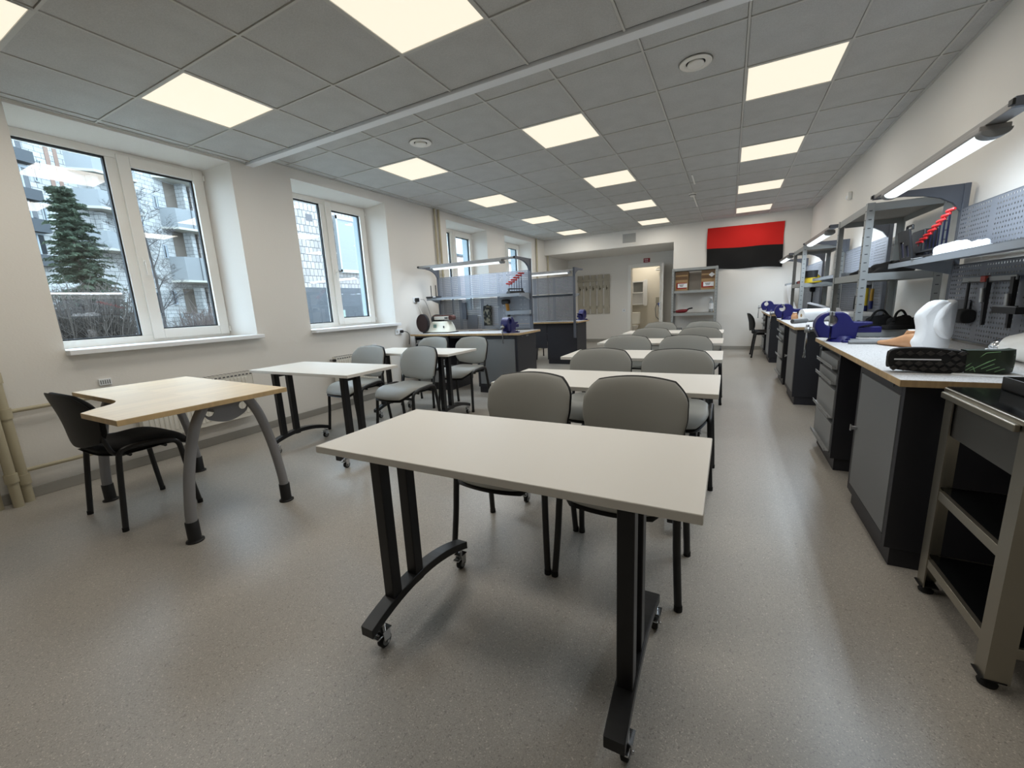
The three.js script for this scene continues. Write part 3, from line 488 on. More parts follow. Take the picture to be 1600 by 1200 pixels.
// ───────────── stainless work cart, front right ─────────────
{
  const t = thing('steel_cart', 'dark-topped stainless steel stand with open shelves at the right edge', 'cart', [0.715, 0, -2.025]);
  const W = 0.56, D = 0.53;                                            // x to the wall, z towards the viewer
  part('top', [span(0, W, 0.79, 0.806, 0, D, 0.003)], MT.inox, t);
  part('dark_glass', span(0.006, W - 0.006, 0.806, 0.8105, 0.006, D - 0.006), MT.darkTop, t);
  for (const [x, z] of [[0.022, 0.045], [0.022, D - 0.045], [W - 0.022, 0.045], [W - 0.022, D - 0.045]]) {
    const sx = x < 0.2 ? 1 : -1, sz = z < 0.2 ? 1 : -1;
    const l = part('leg', [span(x - sx * 0.016, x + sx * 0.034, 0.03, 0.70, z - sz * 0.026, z - sz * 0.022), span(x - sx * 0.02, x - sx * 0.016, 0.03, 0.79, z - sz * 0.026, z + sz * 0.03)], MT.inox, t);
    part('levelling_foot', lathe([[0.0001, 0], [0.021, 0], [0.023, 0.008], [0.014, 0.016], [0.012, 0.03], [0.0001, 0.03]], 16).translate(x, 0, z), MT.rubber, l);
    part('foot_plate', box(0.055, 0.004, 0.055, x, 0.032, z), MT.rubber, l);
  }
  part('drawer_front', span(0.012, 0.02, 0.64, 0.775, 0.06, D - 0.02, 0.002), MT.inoxDark, t);
  part('pull_rail', [span(-0.014, 0.0, 0.772, 0.794, 0.02, D - 0.07, 0.004)], MT.inox, t);
  part('drawer_box', [span(0.02, W - 0.04, 0.64, 0.644, 0.06, D - 0.02), span(0.02, W - 0.04, 0.64, 0.775, 0.06, 0.064), span(0.02, W - 0.04, 0.64, 0.775, D - 0.024, D - 0.02), span(W - 0.044, W - 0.04, 0.64, 0.775, 0.06, D - 0.02)], MT.inoxDark, t);
  for (const y of [0.415, 0.135]) {
    part('shelf', span(0.02, W - 0.02, y + 0.012, y + 0.016, 0.03, D - 0.03), MT.darkTop, t);
    part('rail', span(0.004, 0.02, y - 0.018, y + 0.016, 0.068, D - 0.068, 0.002), MT.inox, t); part('rail', span(W - 0.02, W - 0.004, y - 0.018, y + 0.016, 0.068, D - 0.068, 0.002), MT.inox, t);
    part('rail', span(0.045, W - 0.045, y - 0.018, y + 0.016, D - 0.04, D - 0.026, 0.002), MT.inox, t); part('rail', span(0.045, W - 0.045, y - 0.018, y + 0.016, 0.026, 0.04, 0.002), MT.inox, t);
  }
  part('back_panel', span(W - 0.026, W - 0.022, 0.13, 0.79, 0.06, D - 0.06), MT.carcass, t);
  const b = thing('plastic_tray', 'black plastic tray with a clear-wrapped pack on the stainless stand', 'tray', [1.0, 0.8108, -1.885], 0.0);
  part('tray', [box(0.30, 0.006, 0.24, 0, 0.003, 0, 0.002), box(0.006, 0.045, 0.24, -0.147, 0.0225, 0, 0.002), box(0.006, 0.045, 0.24, 0.147, 0.0225, 0, 0.002), box(0.3, 0.045, 0.006, 0, 0.0225, -0.117, 0.002), box(0.3, 0.028, 0.006, 0, 0.014, 0.117, 0.002), box(0.28, 0.004, 0.02, 0, 0.026, 0.104, 0.001)], MT.plasticB, b);
  solo('wrapped_pack', 'crumpled clear film pack lying in the black tray', 'package', grid(26, 26, (u, v) => { const e = Math.sqrt(Math.max(0, 1 - Math.abs(u * 2 - 1) ** 4) * Math.max(0, 1 - Math.abs(v * 2 - 1) ** 4)); return V((u - 0.5) * 0.2, 0.002 + e * (0.026 + 0.007 * Math.sin(u * 19 + v * 11) * Math.sin(v * 23 - u * 7)), (v - 0.5) * -0.17); }), MT.film, null, [1.02, 0.8172, -1.90]);
}

// ───────────── things on the nearest right-hand workbench ─────────────
const BT = 0.8206;
{
  const k = 1 / 1915, ol = [[490, 782], [462, 690], [478, 620], [480, 540], [465, 420], [490, 340], [540, 268], [600, 254], [645, 266], [672, 268], [740, 254], [805, 288], [826, 340], [806, 400], [822, 430], [846, 463], [830, 492], [812, 500], [800, 560], [770, 660], [720, 780]].map(([x, y]) => [(x - 640) * k, (782 - y) * k]);
  const t = thing('plastic_orthosis', 'tall translucent white moulded plastic shell standing on the workbench', 'orthosis', [1.02, BT, -3.03], 0.4906);
  const P = [ol[0], ...smoothPts(ol, 3, false), ol[ol.length - 1]];
  const shell = extrude(P.slice(1, -1), 0.05, 0.014, [], 5), pp = shell.attributes.position;
  for (let i = 0; i < pp.count; i++) { const x = pp.getX(i); pp.setZ(i, pp.getZ(i) - 6 * x * x); } shell.computeVertexNormals();
  part('shell', toCreasedNormals(shell, 0.9), MT.paper, t);
  const lobe = extrude(smoothPts([[560, 420], [590, 340], [640, 280], [740, 262], [798, 296], [814, 340], [796, 400], [786, 520], [740, 640], [640, 640], [560, 540]].map(([x, y]) => [(x - 640) * k, (782 - y) * k]), 4), 0.066, 0.012, [], 4), lp = lobe.attributes.position;
  for (let i = 0; i < lp.count; i++) { const x = lp.getX(i); lp.setZ(i, lp.getZ(i) - 6 * x * x); } lobe.computeVertexNormals();
  part('raised_lobe', toCreasedNormals(lobe, 0.9), MT.paper, t);
  part('rivet', rod([0.015, 0.004, 0.02], [0.015, 0.004, 0.03], 0.004), MT.steel, t);
}
function foot(label, pos, turn) {                                       // toe towards -x, heel at the origin end
  const t = thing('foot_prosthesis', label, 'prosthetic foot', pos, turn);
  const s = (x, y, hy, hz, lean = 0) => [x, y, 0, lean, hy, 0, 0, 0, hz];
  part('foot', loft([s(-0.255, 0.012, 0.008, 0.012), s(-0.235, 0.014, 0.014, 0.034), s(-0.18, 0.018, 0.018, 0.043), s(-0.12, 0.028, 0.028, 0.038), s(-0.07, 0.038, 0.038, 0.033), s(-0.03, 0.046, 0.046, 0.034), s(0.0, 0.044, 0.042, 0.03), s(0.012, 0.034, 0.022, 0.018)], 24, 2.4), MT.tan, t);
  part('ankle_face', loft([[-0.05, 0.07, 0, 0.026, 0.0, 0, 0, 0, 0.024], [-0.03, 0.092, 0, 0.03, 0, 0, 0, 0, 0.026], [-0.028, 0.1, 0, 0.028, 0, 0, 0, 0, 0.024]].map((q) => q), 20), MT.tan, t);
  part('ankle_top', lathe([[0.0001, 0.1], [0.02, 0.1], [0.02, 0.106], [0.0001, 0.106]], 16).translate(-0.028, 0, 0), MT.white, t);
  return t;
}
foot('tan prosthetic foot beside the white plastic shell', [0.968, BT, -3.17], -1.19).rotation.y = -1.19 + 0;
const pipeOf = (label, a, b, r, m) => { const t = thing('pylon_tube', label, 'tube', [(a[0] + b[0]) / 2, BT + r, (a[1] + b[1]) / 2]); const h = [(b[0] - a[0]) / 2, (b[1] - a[1]) / 2]; part('wall', [rod([-h[0], 0, -h[1]], [h[0], 0, h[1]], r, r, 20)], m, t); part('bore', rod([-h[0] * 1.002, 0, -h[1] * 1.002], [-h[0] * 0.99, 0, -h[1] * 0.99], r * 0.8, r * 0.8, 20), MT.darkGrey, t); return t; };
pipeOf('grey tube lying in front of the big blue vise, the nearer of two', [0.71, -3.40], [0.872, -3.40], 0.0125, MT.grey);
pipeOf('grey tube lying behind its twin beside the big blue vise', [0.745, -3.53], [1.05, -3.42], 0.012, MT.grey);
{ // shoe lying on its side, tread towards the room
  const t = thing('shoe', 'black diamond-tread shoe lying on its side with green-lined heel', 'shoe', [0.80, BT + 0.002, -2.268], 0.0);
  const sole = new THREE.Shape(smoothPts([[-0.185, 0.03], [-0.19, 0.07], [-0.17, 0.098], [-0.08, 0.104], [0.0, 0.095], [0.05, 0.085], [0.065, 0.05], [0.05, 0.008], [-0.02, -0.002], [-0.1, 0.004], [-0.165, 0.012]], 4).map((p) => new THREE.Vector2(...p)));
  sole.holes.push(new THREE.Path([[-0.178, 0.055], [-0.178, 0.062], [-0.02, 0.056], [-0.02, 0.048]].map((p) => new THREE.Vector2(...p))));
  part('sole', extrude(sole, 0.03, 0.004), MT.rubber, t);
  const tread = [];
  for (let i = 0; i < 7; i++) for (let j = 0; j < 4; j++) { const x = -0.17 + i * 0.031 + (j % 2) * 0.0155, y = 0.017 + j * 0.021; if (Math.abs(y - 0.056) < 0.013 && x < 0) continue; const q = extrude([[-0.0135, 0], [0, 0.0105], [0.0135, 0], [0, -0.0105]], 0.008, 0.0015); part('tread_block', q.translate(x, y, 0.0165), mat(0x2b2826, 0.75), t); }
  part('midsole', span(-0.172, -0.025, 0.051, 0.058, -0.01, 0.0155, 0.002), MT.white, t);
  const up = (x, y, hy, hz) => [x, y, -0.03, 0, hy, 0, 0, 0, hz];
  part('upper', loft([up(-0.18, 0.05, 0.035, 0.02), up(-0.1, 0.052, 0.046, 0.028), up(0.0, 0.05, 0.046, 0.035), up(0.05, 0.046, 0.04, 0.035)], 20, 3), MT.fabric, t);
  const heelZ = (u) => 0.012 - 0.06 * Math.max(0, u - 0.55) ** 2 * 4;
  const h = part('heel_wrap', [grid(20, 10, (u, v) => V(0.045 + 0.155 * u, 0.003 + 0.09 * v, heelZ(u) + 0.006 * Math.sin(v * PI))), grid(20, 10, (u, v) => V(0.045 + 0.155 * u, 0.003 + 0.09 * v, heelZ(u) - 0.05), true), grid(20, 2, (u, v) => V(0.045 + 0.155 * u, 0.093, heelZ(u) - 0.05 * v)), grid(2, 10, (u, v) => V(0.2, 0.003 + 0.09 * v, heelZ(1) - 0.05 * u))], mat(0x142410, 0.5), t);
  const gl = mat(0x7aa574, 0.5), L = (p) => tube(p.map(([u, v]) => [0.045 + 0.155 * u, 0.003 + 0.09 * v, heelZ(u) + 0.006 * Math.sin(v * PI) + 0.0006]), 0.0014, 20, 5, 0.02);
  for (const p of [[[0.02, 0.3], [0.35, 0.9], [0.6, 0.95]], [[0.1, 0.12], [0.5, 0.62], [0.95, 0.78]], [[0.2, 0.25], [0.42, 0.55], [0.98, 0.62]], [[0.3, 0.2], [0.5, 0.42], [0.98, 0.46]], [[0.4, 0.12], [0.6, 0.3], [0.98, 0.32]], [[0.02, 0.12], [0.14, 0.3], [0.2, 0.06]], [[0.55, 0.08], [0.7, 0.2], [0.95, 0.17]]]) part('green_line', L(p), gl, h);
}
{ const t = thing('prosthetic_socket', 'white tapered prosthetic shank with chrome knee dome at the right edge', 'prosthesis', [1.10, BT, -2.74], 0);
  const s = (k, r) => [0.05 + 0.06 * k, 0.062 + 0.02 * k, 0.32 * k, 0, r, 0, 0.97 * r, 0, -0.2 * r];
  part('shank', loft([s(0.12, 0.052), s(0.35, 0.066), s(0.7, 0.08), s(1, 0.084)], 26), MT.whiteGloss, t);
  part('chrome_dome', new THREE.SphereGeometry(0.05, 24, 18).scale(1, 0.85, 1).translate(0.045, 0.055, 0.005), MT.chrome, t);
  part('fitting', rod([0.0, 0.03, -0.02], [0.045, 0.05, 0.0], 0.02), MT.steel, t);
}
solo('plastic_strip', 'flat white plastic piece on the worktop in front of the green-lined heel', 'plastic part', extrude(smoothPts([[-0.08, -0.02], [0.06, -0.022], [0.085, 0], [0.06, 0.018], [-0.08, 0.02]], 4), 0.004, 0.001).rotateX(-PI / 2), MT.white, null, [0.90, BT + 0.002, -2.22], -0.25);

// shelf over the nearest workbench
const SH = 1.3355;
{
  const t = thing('tool_case', 'open black plastic tool case standing on the shelf by red handles', 'case', [1.08, SH, -3.70], 0);
  const hull = box(0.07, 0.19, 0.2, 0.02, 0.097, 0, 0.01); part('shell', hull, MT.plasticB, t);
  const lid = part('lid', extrude([[-0.1, 0], [0.1, 0], [0.1, 0.2], [-0.1, 0.2]], 0.014, 0.003, [[[-0.07, 0.03], [-0.02, 0.03], [-0.02, 0.1], [-0.07, 0.1]], [[0.01, 0.03], [0.07, 0.03], [0.07, 0.13], [0.01, 0.13]]]).rotateY(PI / 2).rotateZ(0.16).translate(-0.05, 0.001, 0), MT.plasticB, t);
  part('insert', box(0.004, 0.09, 0.14, -0.046, 0.085, 0.0).rotateZ(0.16), mat(0x4a4a63, 0.4), t);
  part('carry_handle', tube([[-0.055, 0.2, -0.05], [-0.055, 0.225, -0.045], [-0.055, 0.225, 0.045], [-0.055, 0.2, 0.05]], 0.007, 24, 8, 0.2), MT.plasticB, t);
}
function keySet(pos, turn, s, n, where, group, wide = 1) {
  const t = thing('hex_key_stand', `black stepped stand holding red-handled hex keys on ${where}`, 'tool stand', pos, turn);
  part('base', [box(0.34 * s * wide, 0.014 * s, 0.07 * s, 0, 0.007 * s, 0, 0.003), box(0.33 * s * wide, 0.01 * s, 0.05 * s, 0, 0.019 * s, 0, 0.002)], MT.plasticB, t);
  part('rack_bar', [box(0.32 * s * wide, 0.012 * s, 0.02 * s, 0, 0.05 * s, 0, 0.002), box(0.012 * s, 0.05 * s, 0.02 * s, 0.155 * s * wide, 0.03 * s, 0), box(0.012 * s, 0.05 * s, 0.02 * s, -0.155 * s * wide, 0.03 * s, 0)], MT.plasticB, t);
  const ord = n === 6 ? ['shortest', 'second shortest', 'third shortest', 'third tallest', 'second tallest', 'tallest'] : ['shortest', 'second shortest', 'third shortest', 'fourth shortest', 'fourth tallest', 'third tallest', 'second tallest', 'tallest'];
  for (let i = 0; i < n; i++) {
    const h = (0.085 + 0.125 * (i / (n - 1)) ** 1.1) * s, x = (-0.14 + 0.28 * i / (n - 1)) * s * wide, q = V(x, 0.0245 * s, 0).applyAxisAngle(V(0, 1, 0), turn).add(V(...pos)), r = (0.002 + 0.003 * i / n) * s;
    const k = thing('hex_key', `red T-handled hex key, ${ord[i]} of the set on ${where}`, 'hex key', q.toArray(), turn, group);
    part('shaft', rod([0, 0, 0], [0, h - 0.01 * s, 0], r, r, 6), mat(0x11142e, 0.3, 0.4), k);
    part('handle', [loft([[-0.052 * s, h, 0, 0, 0.005 * s, 0, 0, 0, 0.005 * s], [-0.034 * s, h, 0, 0, 0.0095 * s, 0, 0, 0, 0.008 * s], [0, h, 0, 0, 0.0085 * s, 0, 0, 0, 0.0085 * s], [0.034 * s, h, 0, 0, 0.0095 * s, 0, 0, 0, 0.008 * s], [0.052 * s, h, 0, 0, 0.005 * s, 0, 0, 0, 0.005 * s]], 10), rod([0, h - 0.022 * s, 0], [0, h, 0], 0.006 * s)], MT.red, k);
  }
}
keySet([1.07, SH, -3.47], -PI / 2, 1.05, 8, 'the shelf of the nearest workbench', 'hex keys in the near stand', 1.3);
const lump = (a, b, c, f) => grid(24, 18, (u, v) => { const A = u * 2 * PI, e = v * PI / 2, r = 1 + f * (Math.sin(A * 3 + v * 7) * 0.5 + Math.sin(A * 5 + 2) * 0.3 + 0.4 * Math.sin(v * 9 + A)); return V(a * r * Math.cos(A) * Math.cos(e), b * r * Math.sin(e), c * r * Math.sin(A) * Math.cos(e)); }, true);
{ const t = thing('plastic_bag', 'crumpled white plastic bag lying on the shelf of the nearest workbench', 'bag', [1.06, SH, -3.12]); part('bag', lump(0.085, 0.062, 0.13, 0.12), MT.paper, t); part('folded_end', lump(0.06, 0.045, 0.1, 0.2).translate(0.02, 0, 0.17), MT.paper, t); }
solo('paper_slip', 'white paper slip lying flat at the shelf edge beside the bag', 'paper', box(0.05, 0.002, 0.12, 0, 0.001, 0), MT.paper, null, [0.99, SH, -3.33], 0.1);
// tools hung on the nearest panel
const PX = 1.283;
{ const t = thing('rubber_mallet', 'black rubber mallet hanging head-down on the nearest panel', 'mallet', [PX - 0.03, 0, -3.45]);
  part('handle', rod([0, 1.18, 0.0], [0, 1.02, 0], 0.0075), MT.plasticB, t); part('head', loft([[0, 0.985, -0.052, 0, 0.034, 0, 0.03, 0, 0], [0, 0.985, -0.04, 0, 0.042, 0, 0.036, 0, 0], [0, 0.985, 0.04, 0, 0.042, 0, 0.036, 0, 0], [0, 0.985, 0.052, 0, 0.034, 0, 0.03, 0, 0]], 20, 2.6), MT.rubber, t);
  part('triangle_mark', extrude([[0, 0.0], [0.02, 0.03], [-0.02, 0.03]], 0.001, 0, [[[0, 0.006], [0.013, 0.026], [-0.013, 0.026]]]).rotateY(-PI / 2).translate(-0.0375, 0.97, -0.012), MT.grey, t); part('hook', rod([0.03, 1.18, 0], [-0.005, 1.185, 0], 0.003), MT.steel, t); }
{ const t = thing('bar_clamp', 'long bar clamp with red slider and two black arms on the nearest panel', 'clamp', [PX - 0.025, 0, -3.27]);
  part('bar', box(0.008, 0.026, 0.54, 0, 1.197, 0.0, 0.002), MT.steel, t); part('lower_edge', box(0.01, 0.006, 0.5, 0, 1.18, -0.02), MT.plasticB, t);
  part('slider', box(0.024, 0.034, 0.05, -0.004, 1.197, -0.01, 0.004), mat(0x8d2c1e, 0.5), t);
  for (const [z, y0, y1] of [[0.01, 1.148, 1.07], [0.252, 1.115, 1.045]]) { const a = part('arm', [hexa([[-0.01, 1.2, z - 0.015], [0.01, 1.2, z - 0.015], [0.01, 1.2, z + 0.015], [-0.01, 1.2, z + 0.015]], [[-0.007, 0.945, z + 0.004], [0.007, 0.945, z + 0.004], [0.007, 0.945, z + 0.022], [-0.007, 0.945, z + 0.022]])], MT.plasticB, t); part('sleeve', rod([-0.014, y1, z + 0.004], [-0.014, y0, z - 0.004], 0.011), MT.steel, a); } }
solo('magnet_plate', 'plain dark grey plate fixed to the nearest panel behind the white shell', 'plate', box(0.004, 0.06, 0.17, 0, 0, 0, 0.001), MT.plateGrey, null, [PX - 0.004, 1.05, -3.555]);
{ const t = thing('wall_tray', 'small black parts tray at the right end of the nearest panel', 'tray', [PX - 0.05, 1.04, -2.90]); part('tray', [box(0.09, 0.004, 0.2, 0, -0.014, 0), box(0.004, 0.032, 0.2, -0.044, 0, 0, 0.001), box(0.09, 0.032, 0.004, 0, 0, -0.098), box(0.09, 0.032, 0.004, 0, 0, 0.098)], MT.plasticB, t); part('lip', box(0.006, 0.004, 0.2, -0.044, 0.018, 0), MT.grey, t); }
{ const t = thing('serrated_holder', 'dark zigzag tool holder above the small black tray', 'tool holder', [PX - 0.012, 1.13, -2.92]); const z = []; for (let i = 0; i < 6; i++) z.push([-0.03 + (i % 2) * 0.02, 0.07 - i * 0.026], [-0.005 + (i % 2) * 0.02, 0.062 - i * 0.026]); part('comb', extrude([[0.03, 0.08], ...z, [0.03, -0.08]], 0.014, 0.002).rotateY(-PI / 2), mat(0x2a2b2f, 0.6), t); }
// rack between the benches
{ const t = thing('work_gloves', 'heap of black straps and gloves on the middle shelf of the nearer rack', 'gloves', [1.0, 1.2855, -4.3]); part('glove', lump(0.12, 0.075, 0.14, 0.18).translate(0.06, 0, 0.18), MT.fabric, t); part('glove', lump(0.09, 0.05, 0.2, 0.2), MT.fabric, t); part('strap', tube([[0.0, 0.02, -0.1], [-0.03, 0.03, -0.25], [-0.06, 0.015, -0.36], [-0.03, 0.02, -0.42]], 0.014, 30, 8), MT.fabric, t); }
{ const t = thing('sandals', 'black strapped sandals on the bench-high shelf of the nearer rack', 'sandals', [1.07, 0.8705, -4.16]);
  for (const [x, z, r] of [[0, 0, 0.2], [0.08, 0.14, 0.5]]) { const q = (p) => V(...p).applyAxisAngle(V(0, 1, 0), r).add(V(x, 0, z)).toArray();
    part('sole', extrude(smoothPts([[-0.14, -0.03], [-0.05, -0.042], [0.08, -0.035], [0.14, 0], [0.08, 0.04], [-0.05, 0.045], [-0.14, 0.03]], 4), 0.03, 0.006).rotateX(-PI / 2).rotateY(r).translate(x, 0.016, z), MT.rubber, t);
    part('upper', lump(0.12, 0.075, 0.045, 0.12).rotateY(r).translate(x - 0.01, 0.02, z), MT.fabric, t); part('strap', tube([q([0.06, 0.06, -0.03]), q([0.0, 0.13, -0.02]), q([-0.06, 0.12, 0]), q([-0.1, 0.06, 0.02])], 0.008, 30, 8, 0.5), MT.fabric, t); }
  part('toe', lump(0.08, 0.07, 0.06, 0.08).translate(0.14, 0.01, 0.12), MT.fabric, t); }
// middle workbench
foot('tan prosthetic foot on the middle workbench in front of a white roll', [0.72, BT, -6.12], -1.9);
pipeOf('grey tube lying before the white roll on the middle workbench', [0.65, -5.62], [0.80, -5.78], 0.025, MT.grey);
{ const t = thing('film_roll', 'thick white roll of sheet material on the middle workbench', 'roll', [0.95, BT + 0.075, -5.98], 0.3); part('roll', [rod([-0.19, 0, 0], [0.19, 0, 0], 0.075, 0.075, 32)], MT.paper, t); part('core', rod([-0.192, 0, 0], [-0.18, 0, 0], 0.02), MT.card, t); }
solo('white_board', 'flat white padded sheet behind the roll on the middle workbench', 'sheet', box(0.2, 0.04, 0.42, 0, 0.02, 0, 0.01), MT.white, null, [1.15, BT + 0.085, -5.42], 0.05);
solo('foam_stack', 'pale foam block under the white sheet on the middle workbench', 'foam block', box(0.2, 0.084, 0.3, 0, 0.042, 0, 0.008), mat(0xb9bdc2, 0.9), null, [1.15, BT, -5.42], 0.05);
{ const t = thing('tilted_case', 'black box with pale lid tilted on the middle workbench', 'box', [1.02, BT, -6.33], -0.3); part('body', extrude([[-0.13, 0], [0.13, 0], [0.13, 0.12], [-0.13, 0.2]], 0.2, 0.006), MT.plasticB, t); part('lid', hexa([[-0.135, 0.202, 0.102], [0.135, 0.119, 0.102], [0.135, 0.119, -0.102], [-0.135, 0.202, -0.102]], [[-0.135, 0.215, 0.102], [0.135, 0.132, 0.102], [0.135, 0.132, -0.102], [-0.135, 0.215, -0.102]]), mat(0xa9a9ad, 0.5), t); }
const hang = (name, label, cat, z, y, build) => { const t = thing(name, label, cat, [PX - 0.02, y, z]); build(t); return t; };
hang('hammer', 'yellow-handled hammer hung on the middle panel with blue grip', 'hammer', -5.55, 1.0, (t) => { part('handle', rod([0, 0, 0], [0, 0.18, 0], 0.017), MT.yellow, t); part('grip', rod([0, -0.16, 0], [0, 0, 0], 0.02), mat(0x14205f, 0.5), t); part('head', box(0.035, 0.03, 0.1, 0, 0.195, 0, 0.006), MT.darkGrey, t); });
hang('screwdriver', 'orange-handled screwdriver hung beside the hammer on the middle panel', 'screwdriver', -5.36, 1.02, (t) => { part('handle', rod([0, 0.03, 0], [0, 0.15, 0], 0.015), mat(0xa37c22, 0.5), t); part('grip', rod([0, -0.05, 0], [0, 0.03, 0], 0.017), mat(0x14205f, 0.5), t); part('blade', rod([0, 0.15, 0], [0, 0.24, 0], 0.005), MT.steel, t); });
[['black-handled pliers hung at the far end of the middle panel', -5.95], ['steel-jawed pliers hung between two others on the middle panel', -5.85], ['pliers hung nearest the hammer on the middle panel', -5.75]].forEach(([l, z], i) => hang('pliers', l, 'pliers', z, 1.05, (t) => { for (const s of [-1, 1]) part('handle', tube([[0, 0.06, 0], [0, 0.0, s * 0.022], [0, -0.1, s * 0.026]], 0.009, 20, 8, 0.5), i === 1 ? MT.grey : MT.plasticB, t); part('jaw', hexa([[-0.008, 0.05, -0.016], [0.008, 0.05, -0.016], [0.008, 0.05, 0.016], [-0.008, 0.05, 0.016]], [[-0.004, 0.13, -0.005], [0.004, 0.13, -0.005], [0.004, 0.13, 0.005], [-0.004, 0.13, 0.005]]), MT.steel, t); }));
hang('spanner_rack', 'row of steel spanner ends in a holder on the middle panel', 'spanner rack', -5.66, 0.98, (t) => { part('holder', box(0.02, 0.012, 0.16, 0, 0.1, 0, 0.002), MT.darkGrey, t); for (let i = 0; i < 5; i++) part('spanner', [box(0.005, 0.15, 0.012, 0, 0.04, -0.06 + i * 0.03, 0.001), lathe([[0.006, -0.003], [0.014, -0.003], [0.014, 0.003], [0.006, 0.003]], 14).rotateZ(PI / 2).translate(0, 0.12, -0.06 + i * 0.03)], MT.steel, t); });
hang('rubber_mallet', 'black mallet hung head-up on the farthest panel', 'mallet', -8.75, 1.0, (t) => { part('handle', rod([0, -0.1, 0], [0, 0.17, 0], 0.012), MT.plasticB, t); part('head', loft([[0, 0.2, -0.07, 0, 0.04, 0, 0.036, 0, 0], [0, 0.2, -0.05, 0, 0.045, 0, 0.04, 0, 0], [0, 0.2, 0.05, 0, 0.045, 0, 0.04, 0, 0], [0, 0.2, 0.07, 0, 0.04, 0, 0.036, 0, 0]], 18), MT.rubber, t); });
// farther rack, middle shelf
{ const t = thing('hard_hat', 'black and yellow helmet on the middle shelf of the farther rack', 'helmet', [1.0, 1.2855, -6.98]); part('shell', lump(0.1, 0.13, 0.11, 0.02), MT.yellow, t); part('visor', grid(20, 8, (u, v) => { const a = PI * (u - 0.1) * 1.0; return V(-0.11 * Math.sin(a) * (1 + 0.15 * v), 0.07 + 0.13 * v * (1 - 0.3 * v), -0.02 + 0.12 * Math.cos(a)); }), MT.plasticB, t); }
solo('flat_case', 'flat red plastic case on the middle shelf of the farther rack', 'case', box(0.2, 0.035, 0.3, 0, 0.0175, 0, 0.006), mat(0x7c1614, 0.5), null, [0.98, 1.2855, -7.3]);
{ const t = thing('power_tool', 'black power tool lying on the flat red case on the farther rack', 'power tool', [0.98, 1.321, -7.3]); part('body', loft([[0, 0.03, -0.12, 0, 0.025, 0, 0.03, 0, 0], [0, 0.035, -0.05, 0, 0.034, 0, 0.04, 0, 0], [0, 0.03, 0.06, 0, 0.03, 0, 0.032, 0, 0], [0, 0.028, 0.12, 0, 0.018, 0, 0.02, 0, 0]], 16), MT.plasticB, t); part('switch', box(0.02, 0.012, 0.03, 0, 0.064, -0.03, 0.003), MT.grey, t); }
solo('cloth_roll', 'small dark bundle at the far end of the farther rack middle shelf', 'bundle', lump(0.06, 0.05, 0.07, 0.15), MT.fabric, null, [0.95, 1.2855, -7.66]);
{ const t = thing('sheet_drape', 'pale paper sheet hanging down from the farthest workbench shelf', 'paper sheet', [0.92, 0, -9.0]); part('sheet', [grid(16, 16, (u, v) => V(0.10 * v * v + 0.012 * Math.sin(u * 9) * v, 1.3 - 0.42 * v, -0.1 + 0.7 * u)), grid(16, 16, (u, v) => V(0.002 + 0.10 * v * v + 0.012 * Math.sin(u * 9) * v, 1.3 - 0.42 * v, -0.1 + 0.7 * u), true)], MT.paper, t); }

// ───────────── sander bench ─────────────
{
  const t = thing('disc_sander', 'cream belt and disc sander with big dark disc on the sander bench', 'sander', [-3.80, BT, -4.93], 0);
  part('base', loft([[0, 0.012, 0, 0, 0, 0.13, 0.23, 0, 0], [0, 0.03, 0, 0, 0, 0.125, 0.225, 0, 0], [0.02, 0.09, -0.01, 0, 0, 0.1, 0.19, 0, 0], [0.03, 0.15, -0.01, 0, 0, 0.08, 0.15, 0, 0], [0.03, 0.165, -0.01, 0, 0, 0.07, 0.14, 0, 0]], 32, 5), MT.cream, t);
  part('base_rim', box(0.47, 0.014, 0.27, 0, 0.007, 0, 0.006), MT.plasticB, t);
  const q = new THREE.Matrix4().makeRotationY(-0.2);
  part('disc', [lathe([[0.0001, 0.02], [0.13, 0.02], [0.135, 0.012], [0.135, -0.02], [0.0001, -0.02]].reverse(), 40).rotateX(PI / 2).applyMatrix4(q).translate(-0.2, 0.15, 0.15)], mat(0x191314, 0.85), t);
  part('abrasive_face', [lathe([[0.122, 0.02], [0.122, 0.022], [0.0001, 0.022]], 40).rotateX(PI / 2).applyMatrix4(q).translate(-0.2, 0.15, 0.15)], mat(0x2a1713, 0.95), t);
  part('belt_arm', [box(0.27, 0.05, 0.09, 0.06, 0.215, 0.0, 0.012)], mat(0xc4beb4, 0.5), t); part('belt', [box(0.31, 0.012, 0.085, 0.06, 0.247, 0.0, 0.004)], mat(0x5d3d33, 0.9), t);
  part('roller', rod([0.225, 0.215, -0.045], [0.225, 0.215, 0.045], 0.035, 0.035, 22), mat(0x4b2c26, 0.9), t);
  part('motor', loft([[-0.16, 0.2, -0.05, 0, 0.05, 0, 0, 0, 0.05], [-0.1, 0.2, -0.05, 0, 0.07, 0, 0, 0, 0.07], [0.0, 0.2, -0.06, 0, 0.06, 0, 0, 0, 0.06]], 18), MT.plasticB, t);
  for (const x of [0.14, 0.17]) part('knob', rod([x, 0.215, 0.045], [x, 0.215, 0.06], 0.011), MT.plasticB, t);
  part('badge', box(0.055, 0.05, 0.002, -0.02, 0.09, 0.113).rotateX(-0.12), mat(0x6f8d86, 0.5), t); part('switch', box(0.022, 0.03, 0.006, 0.14, 0.075, 0.115, 0.002).rotateX(-0.12), MT.plasticB, t);
}
{ const t = thing('wifi_router', 'black router with two antennas on the sander bench shelf', 'router', [-3.98, SH, -5.06]); part('body', box(0.2, 0.024, 0.13, 0, 0.012, 0, 0.006), MT.plasticB, t); part('label_strip', box(0.05, 0.012, 0.003, 0.06, 0.014, 0.066), MT.white, t); for (const x of [-0.09, 0.0]) part('antenna', box(0.011, 0.17, 0.011, x, 0.105, -0.06, 0.003), MT.plasticB, t); }
